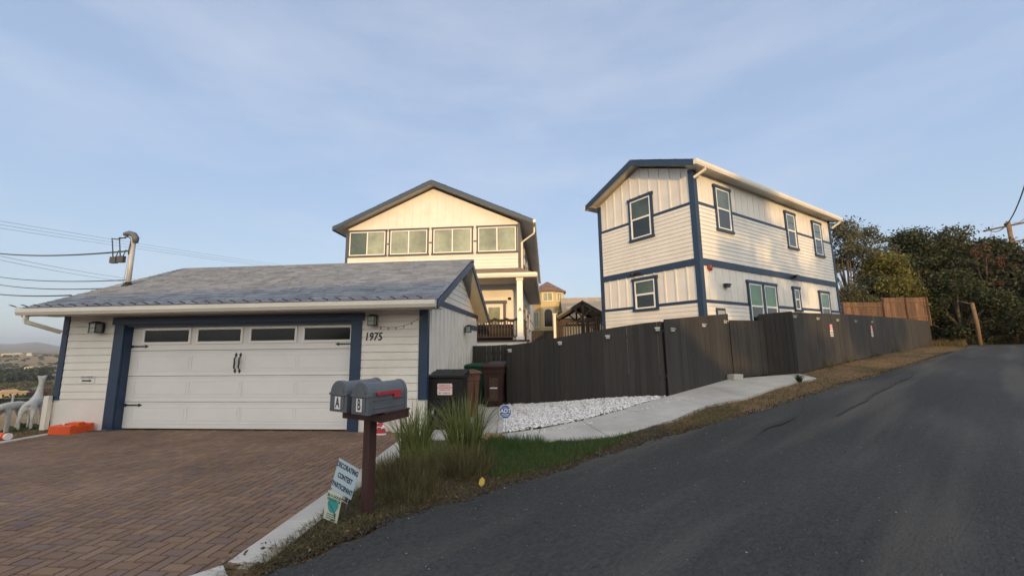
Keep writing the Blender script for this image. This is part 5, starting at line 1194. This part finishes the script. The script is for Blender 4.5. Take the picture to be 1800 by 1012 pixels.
# fallen leaves
LITT = ramp_island('fallen_leaf', [(.09,.06,.035),(.15,.105,.06),(.06,.042,.026),(.12,.09,.055),(.24,.19,.12)], .8)
S_ = rng.random(650)*5.5+.2; O_ = rng.random(650)*.45-.02; T_ = np.array([float(edge_t(s)) for s in S_])+O_; C3 = np.stack([SA*S_-CA*T_, CA*S_+SA*T_, np.zeros(650)], 1); C3[:,2] = gz(C3[:,0], C3[:,1])+.03+.02*rng.random(650)
o = npmesh('leaf_litter', leaf_quads(C3, .032, .8, .5), LITT); tag(o, 'scattered fallen leaves and bark bits beside the road edge', 'leaf litter', kind='stuff')
def tuft(x, y, n, H, spread, m, label, name='ornamental_grass', base=.16, lean=.5, wd=.009, seg=5, cat='grass clump', nm='blade_clump'):
    t_ = thing(name, label, cat, (x, y, float(gz(x, y)))); a = rng.random(n)*2*math.pi; rr_ = base*np.sqrt(rng.random(n))
    roots = np.stack([rr_*np.cos(a), rr_*np.sin(a), np.zeros(n)], 1); h = H*(.35+.65*rng.random(n)**.7); a2 = a+rng.normal(size=n)*.7
    blades(nm, roots, h, wd*(.6+.6*rng.random(n)), spread*h*rng.random(n)**1.3, m, parent=t_, az=a2, seg=seg)
    return t_
tuft(-1.93, 5.75, 300, .92, .75, TUFTG, 'left tall green ornamental grass clump in front of the garage corner', base=.20, wd=.019)
tuft(-1.22, 5.95, 340, .98, .75, TUFTG, 'right tall yellow-green ornamental grass clump with long arching blades', base=.24, wd=.021)
tuft(-1.72, 4.85, 1500, .34, 1.0, TUFTD, 'wide dried brown grass mound behind the mailbox post', 'dry_grass_clump', base=.42, wd=.007)
tuft(-1.08, 5.15, 1300, .36, 1.0, TUFTD, 'dried brown and olive grass mound right of the mailbox post', 'dry_grass_clump', base=.38, wd=.007)
tuft(-1.48, 4.35, 900, .24, 1.0, TUFTD, 'low dark dried grass mound near the road edge', 'dry_grass_clump', base=.34, wd=.006)
tuft(-2.0, 4.95, 700, .26, 1.0, TUFTD, 'small dried grass mound between the kerb and the mailbox post', 'dry_grass_clump', base=.22, wd=.006)
tuft(-1.62, 5.45, 500, .42, .9, TUFTG, 'short green grass clump between the two tall clumps', base=.25, wd=.009)
WEEDP = ramp_island('pale_weed_stem', [(.10,.10,.06),(.16,.15,.09),(.07,.08,.04)], .8, trans=.3)
WEED = ramp_island('weed_leaf', [(.02,.05,.02),(.04,.08,.03),(.05,.07,.035)], .7, trans=.3)
for (s, t_, h, l) in ((12.1,4.0,.26,'small dark weed growing at the sidewalk edge near its upper end'),):
    x, y = xy(s, 3.62); tuft(x, y, 90, h, .8, WEED, l, 'weed', base=.05, wd=.02, cat='weed', nm='leaf_clump')
for d, h, l in ((2.6,.5,'tall dry weed against the long fence near its corner'),(5.0,.35,'low dry weed at the base of the long fence below the red notices'),(9.6,.45,'pale dry weed against the long fence past the second notice'),(14,.6,'patch of tall weeds midway along the long fence')):
    x, y = 7.56+.74*d+.05, 12.70+.673*d-.16; tuft(x, y, 45, h, .5, WEEDP, l, 'weed', base=.10, wd=.010, cat='weed', nm='leaf_clump')
yl = MB(Matrix.Translation((-.76,4.60,float(gz(-.76,4.60))+.05)) @ Matrix.Rotation(R(50),4,'X')); yl.prism([(0,-.05,0),(.035,-.01,.004),(.03,.035,0),(0,.06,.006),(-.03,.03,0),(-.035,-.015,.004)], (0,0,.002)); tag(yl.build('fallen_leaf', mat('yellow_leaf', (.42,.30,.05), .6)), 'single large yellow leaf lying on the verge near the road', 'leaf')
# straw on the dirt strip along the long fence
n = 11000; S_ = 4.9+43*rng.random(n)**1.7; lo_ = np.array([float(edge_t(s)) for s in S_]); hi_ = np.where(S_ < 13.4, 3.55+(S_-13.4)*.0, 4.05); hi_ = np.where(S_ < 13.4, np.where(S_ < 8.8, 3.92, 3.62), hi_); hi_ = np.maximum(hi_, lo_+.15); T_ = lo_+(hi_-lo_)*rng.random(n)
P2 = np.stack([SA*S_-CA*T_, CA*S_+SA*T_], 1); blades('dry_straw', rooted(P2, -.01), .02+.05*rng.random(n), np.full(n, .012), .05+.12*rng.random(n), DRY, 'straw and dead grass on the dirt strip below the long fence', kind='stuff')
n = 6000; S_ = 41+8*rng.random(n); T_ = -4+10*rng.random(n); P2 = np.stack([SA*S_-CA*T_, CA*S_+SA*T_], 1); k_ = T_ > np.array([float(edge_t(s)) for s in S_]); k_ |= S_ > 46.5; P2 = P2[k_]; n = len(P2)
blades('dry_straw', rooted(P2, -.01), .15+.45*rng.random(n), np.full(n, .03), .1+.2*rng.random(n), DRY, 'tall dry grass in front of the bushes at the road end', kind='stuff')
# lawn left of the driveway
P2 = poly_pts([(-9.88,3),(-9.86,9.2),(-13.5,9.2),(-13.5,3)], 16000); n = len(P2); LAWN = ramp_island('lawn_blade', [(.07,.075,.025),(.12,.11,.045),(.18,.14,.07),(.05,.06,.02)], .8, trans=.3)
zz = G(P2[:,0], P2[:,1])-.03; blades('lawn_grass', np.concatenate([P2, zz[:,None]], 1), .02+.04*rng.random(n), np.full(n, .01), .02+.05*rng.random(n), LAWN, 'short yellowish lawn left of the driveway', kind='stuff')
# ---- white gravel
t0 = (1+5**.5)/2; ico = np.array([(-1,t0,0),(1,t0,0),(-1,-t0,0),(1,-t0,0),(0,-1,t0),(0,1,t0),(0,-1,-t0),(0,1,-t0),(t0,0,-1),(t0,0,1),(-t0,0,-1),(-t0,0,1)])/math.sqrt(1+t0*t0)
icf = np.array([(0,11,5),(0,5,1),(0,1,7),(0,7,10),(0,10,11),(1,5,9),(5,11,4),(11,10,2),(10,7,6),(7,1,8),(3,9,4),(3,4,2),(3,2,6),(3,6,8),(3,8,9),(4,9,5),(2,4,11),(6,2,10),(8,6,7),(9,8,1)])
bed = [(-.84,7.38),(-.15,7.58),(.64,7.93),(1.54,8.48),(2.68,9.38),(-1.12,11.04),(-1.10,9.0)]
n = 9500; P2 = poly_pts(bed, n); c = rooted(P2, .008); c[:,2] += .03*rng.random(n); sz = .013+.014*rng.random(n)**2
V = ico[None]*(1+.25*rng.normal(size=(n,12,1)))*sz[:,None,None]*np.array([1,1,.7]); a = rng.random(n)*2*math.pi; ca_, sa_ = np.cos(a)[:,None], np.sin(a)[:,None]; st_ = 1+.35*rng.random(n)[:,None]
X = V[...,0]*st_; V = np.stack([X*ca_-V[...,1]*sa_, X*sa_+V[...,1]*ca_, V[...,2]], -1)+c[:,None]
F = (icf[None]+(np.arange(n)*12)[:,None,None]).reshape(-1, 3); me = bpy.data.meshes.new('gravel'); me.vertices.add(n*12); me.vertices.foreach_set('co', V.reshape(-1).astype(np.float32)); me.loops.add(F.size); me.loops.foreach_set('vertex_index', F.reshape(-1).astype(np.int32)); me.polygons.add(len(F)); me.polygons.foreach_set('loop_start', np.arange(0, F.size, 3, dtype=np.int32)); me.polygons.foreach_set('loop_total', np.full(len(F), 3, np.int32)); me.update(calc_edges=True)
me.materials.append(ramp_island('white_pebble', [(.66,.67,.70),(.84,.84,.85),(.52,.53,.56),(.86,.86,.86),(.76,.76,.78),(.42,.42,.45)], .75)); tag(link(bpy.data.objects.new('white_gravel', me)), 'bed of white pebbles between the walkway and the dark fence', 'gravel', kind='stuff')
def grit(name, C_, sz, m, label):
    n = len(C_); V = ico[None]*(1+.25*rng.normal(size=(n,12,1)))*sz[:,None,None]*np.array([1,1,.7])+C_[:,None]
    F = (icf[None]+(np.arange(n)*12)[:,None,None]).reshape(-1, 3); me = bpy.data.meshes.new(name); me.vertices.add(n*12); me.vertices.foreach_set('co', V.reshape(-1).astype(np.float32)); me.loops.add(F.size); me.loops.foreach_set('vertex_index', F.reshape(-1).astype(np.int32)); me.polygons.add(len(F)); me.polygons.foreach_set('loop_start', np.arange(0, F.size, 3, dtype=np.int32)); me.polygons.foreach_set('loop_total', np.full(len(F), 3, np.int32)); me.update(calc_edges=True)
    me.materials.append(m); tag(link(bpy.data.objects.new(name, me)), label, 'grit', kind='stuff')
GRT = ramp_island('road_grit_stone', [(.03,.03,.032),(.12,.115,.11),(.20,.19,.18),(.06,.06,.06),(.32,.31,.29)], .9)
n = 5200; S_ = -2+14*rng.random(n)**1.3; T_ = np.array([float(edge_t(s)) for s in S_])-.03-5.5*rng.random(n)**1.5
C_ = np.stack([SA*S_-CA*T_, CA*S_+SA*T_, road_h(S_)+.016], 1); grit('road_grit', C_, .002+.006*rng.random(n)**3, GRT, 'loose grit and small stones lying on the asphalt')
n = 2600; S_ = 0+30*rng.random(n)**1.4; T_ = np.array([float(edge_t(s)) for s in S_])+.05*rng.normal(size=n)
C_ = np.stack([SA*S_-CA*T_, CA*S_+SA*T_, road_h(S_)+.008], 1); grit('edge_crumbs', C_, .005+.010*rng.random(n)**2, ramp_island('dark_crumb', [(.025,.025,.027),(.05,.048,.045),(.035,.033,.03),(.09,.075,.055)], .9), 'asphalt crumbs and gravel along the broken road edge')
n = 70; P2 = poly_pts([(-.84,7.1),(.7,7.6),(1.7,8.1),(2.7,9.1),(3.2,9.0),(1.2,7.7),(-.4,6.9)], n); C_ = rooted(P2, .03); grit('stray_pebbles', C_, .008+.012*rng.random(n), bpy.data.materials['white_pebble'], 'stray white pebbles scattered on the sidewalk beside the gravel bed')
# ---- utility pole and wires on the right
up_ = thing('utility_pole', 'wooden utility pole with a tilted crossarm behind the dark oaks', 'utility pole', (42.3, 38.2, 1.0))
POLE = mat('pole_wood', (.16,.10,.06), .9, (.24,.16,.10), 4, .5, 10)
mb = MB(); mb.tube([(0,0,-1),(0,0,11.1)], [.2,.15], 12); mb.build('pole', POLE, up_); mb = MB(); mb.bar((-1.0,1.1,10.55),(1.9,-2.1,10.95),.12,.14); mb.build('crossarm', POLE, up_); mb = MB(); mb.bar((-.7,.8,9.1),(1.2,-1.3,9.3),.1,.12); mb.build('crossarm', POLE, up_)
for f in (.08,.3,.7,.92):
    p = Vector((-1.0,1.1,10.6)).lerp(Vector((1.9,-2.1,11.0)), f); mb = MB(); mb.tube([p, p+Vector((0,0,.12)), p+Vector((0,0,.25))], [.03,.07,.04], 8); mb.build('insulator', BLACK, up_)
wire((41.4,39.2,11.85), (22.3,18.6,10.1), .03, 1.7, 'power_line', 'dark power line swooping up to the right from the utility pole', n=30)
wire((42.5,38.0,11.95), (22.9,19.4,7.9), .018, .4, 'power_line', 'faint lower power line at the right edge by the utility pole', n=30)
x, y = 30.4, 30.42; z = float(road_h(43)); sp_ = thing('leaning_stake', 'rough pale wooden stake with a short crosspiece at the road end', 'stake', (x, y, z), R(-45))
mb = MB(); mb.tube([(0,0,-.3),(.02,0,1.5),(-.04,0,3.0)], [.12,.11,.10], 10); mb.build('post', mat('weathered_post_wood', (.20,.13,.075), .9, (.13,.085,.05), 5), sp_); mb = MB(); mb.tube([(-.04,0,2.9),(-.66,0,3.18)], [.035,.025], 7); mb.build('brace', mat('weathered_brace_wood', (.15,.11,.08), .9), sp_)
# ---- valley on the left
def far_at(px_az, D): a = R(px_az); x, y = D*math.sin(a), D*math.cos(a); return x, y, float(G(x, y))
MAR = mat('maroon_siding', (.05,.018,.02), .8)
x, y, _z = far_at(-54.5, 290); hh_ = thing('maroon_house', 'dark maroon flat-roofed building down the slope behind the lawn deer', 'house', (x, y, _z-1), R(54))
mb = MB(); mb.box(-2.2,2.0,-1,5,0,5.6); mb.box(-5,-2.2,-.6,4,0,4.2); mb.build('wall', MAR, hh_); mb = MB(); mb.box(-2.4,2.2,-1.2,5.2,5.6,5.75); mb.build('roof', mat('maroon_roof',(.05,.02,.02),.8), hh_)
for i, (x0, x1) in enumerate(((-1.6,-.8),(.4,1.2))): mb = MB(); mb.box(x0,x1,-1.03,-1.0,3.0,4.0); mb.build('window', PANED, hh_)
TANH = mat('sunlit_tan_stucco', (.55,.42,.24), .9); RFT = mat('tan_roof_tiles', (.42,.30,.16), .9, (.34,.24,.13), 2)
def far_house(az, D, w_, d_, h, name, label, wm, rm, dz=0):
    x, y, z = far_at(az, D); t_ = thing(name, label, 'house', (x, y, z-1+dz), -R(az)+R(12)); mb = MB(); mb.box(-w_/2,w_/2,-d_/2,d_/2,0,h+1); mb.build('wall', wm, t_)
    mb = MB(); mb.loft([[(-w_*.55,-d_*.6,h+1),(w_*.55,-d_*.6,h+1),(w_*.55,d_*.6,h+1),(-w_*.55,d_*.6,h+1)],[(-w_*.3,-.2,h*1.5+1),(w_*.3,-.2,h*1.5+1),(w_*.3,.2,h*1.5+1),(-w_*.3,.2,h*1.5+1)]]); mb.build('roof', rm, t_)
    for k in range(3): mb = MB(); xw = -w_*.33+k*w_*.33; mb.box(xw-w_*.05,xw+w_*.05,-d_/2-.05,-d_/2,h*.45+1,h*.8+1); mb.build('window', PANED, t_)
far_house(-56.5, 285, 6, 5, 2.6, 'tan_house', 'sunlit tan house with hipped roof beyond the maroon building', TANH, RFT, 1.2)
far_house(-55.75, 300, 4.5, 4, 2.0, 'tan_house', 'smaller sunlit tan house partly behind the maroon building', TANH, RFT, 1.2)
CRH = mat('cream_stucco', (.62,.54,.38), .9)
far_house(-56.95, 1290, 13, 12, 4, 'cream_house', 'left one of two cream houses on the distant hill crest', CRH, CRH)
far_house(-56.4, 1310, 14, 12, 4.4, 'cream_house', 'right one of two cream houses on the distant hill crest', CRH, CRH)
far_house(-55.7, 1350, 6, 6, 4, 'white_house', 'tiny white building on the distant crest near the garage', PAPER, CRH)
far_house(-55.6, 860, 7, 5, 2.4, 'cream_house', 'low pale building midway down the distant hill', CRH, CRH)
# woodland bands on the slopes
def woodland(azr, Dr, n, r_, label, m):
    a = R(azr[0])+(R(azr[1])-R(azr[0]))*rng.random(n); D = Dr[0]+(Dr[1]-Dr[0])*rng.random(n); x, y = D*np.sin(a), D*np.cos(a); z = G(x, y)
    C_ = np.stack([x, y, z], 1); k = 70; s_ = r_*(.6+.8*rng.random(n)); d = rand_dirs(n*k).reshape(n,k,3); d[...,2] = np.abs(d[...,2])*.9
    P_ = (C_[:,None]+d*s_[:,None,None]*(.7+.4*rng.random((n,k,1)))).reshape(-1,3); o = npmesh('woodland', leaf_quads(P_, r_*.42, 0, .8), m); tag(o, label, 'woodland', kind='stuff')
WOOD = ramp_island('woodland_leaf', [(.02,.028,.014),(.035,.045,.02),(.05,.058,.03)], .9)
SCRUB = ramp_island('scrub_leaf', [(.06,.07,.03),(.09,.085,.045),(.12,.10,.05)], .9)
woodland((-60,-54.6), (540,640), 190, 6, 'dark wooded band across the distant hillside', WOOD)
woodland((-60,-52), (320,520), 260, 2.6, 'scattered olive scrub on the slope below the wooded band', SCRUB)
woodland((-60,-52), (700,1350), 170, 3.2, 'dotted trees on the far brown hillside', WOOD)
woodland((-60,-50), (19,45), 240, 1.0, 'dark bushes on the slope just below the lawn', WOOD)
woodland((-60,-52), (230,300), 70, 2.2, 'dark trees around the tan houses down the slope', WOOD)
# ---- trees across the road behind the viewer, which throw the evening shade
GB = 'trees on the hill across the road behind the viewer'
for i, (x, y, h, sp) in enumerate(((-24,-38,7,4.5),(14.5,-31,7.2,3.6),(24,-30,8.5,5))):
    tree('hill_tree', (x, y, float(G(x, y))-.1), h, sp, 'broad dark tree on the hill across the road, '+('far to the left','right of the viewer','farthest to the right')[i], 'tree', OAKL, BARK, 60+i, .3, 260, .3, .12, 26, GB)
# ---- evening air: far hills fade to blue
hz = mat('haze_air', (1,1,1)); t = hz.node_tree; t.nodes.remove(t.nodes['Principled BSDF']); pv = t.nodes.new('ShaderNodeVolumePrincipled')
pv.inputs['Color'].default_value = (.62,.72,.88,1); pv.inputs['Density'].default_value = .00016; pv.inputs['Anisotropy'].default_value = .1
t.links.new(pv.outputs[0], t.nodes['Material Output'].inputs['Volume'])
mb = MB(); mb.box(-9700, 9700, -9700, 9700, -90, 160); tag(mb.build('haze', hz), 'thin blue evening haze over the valley', 'haze', kind='stuff')
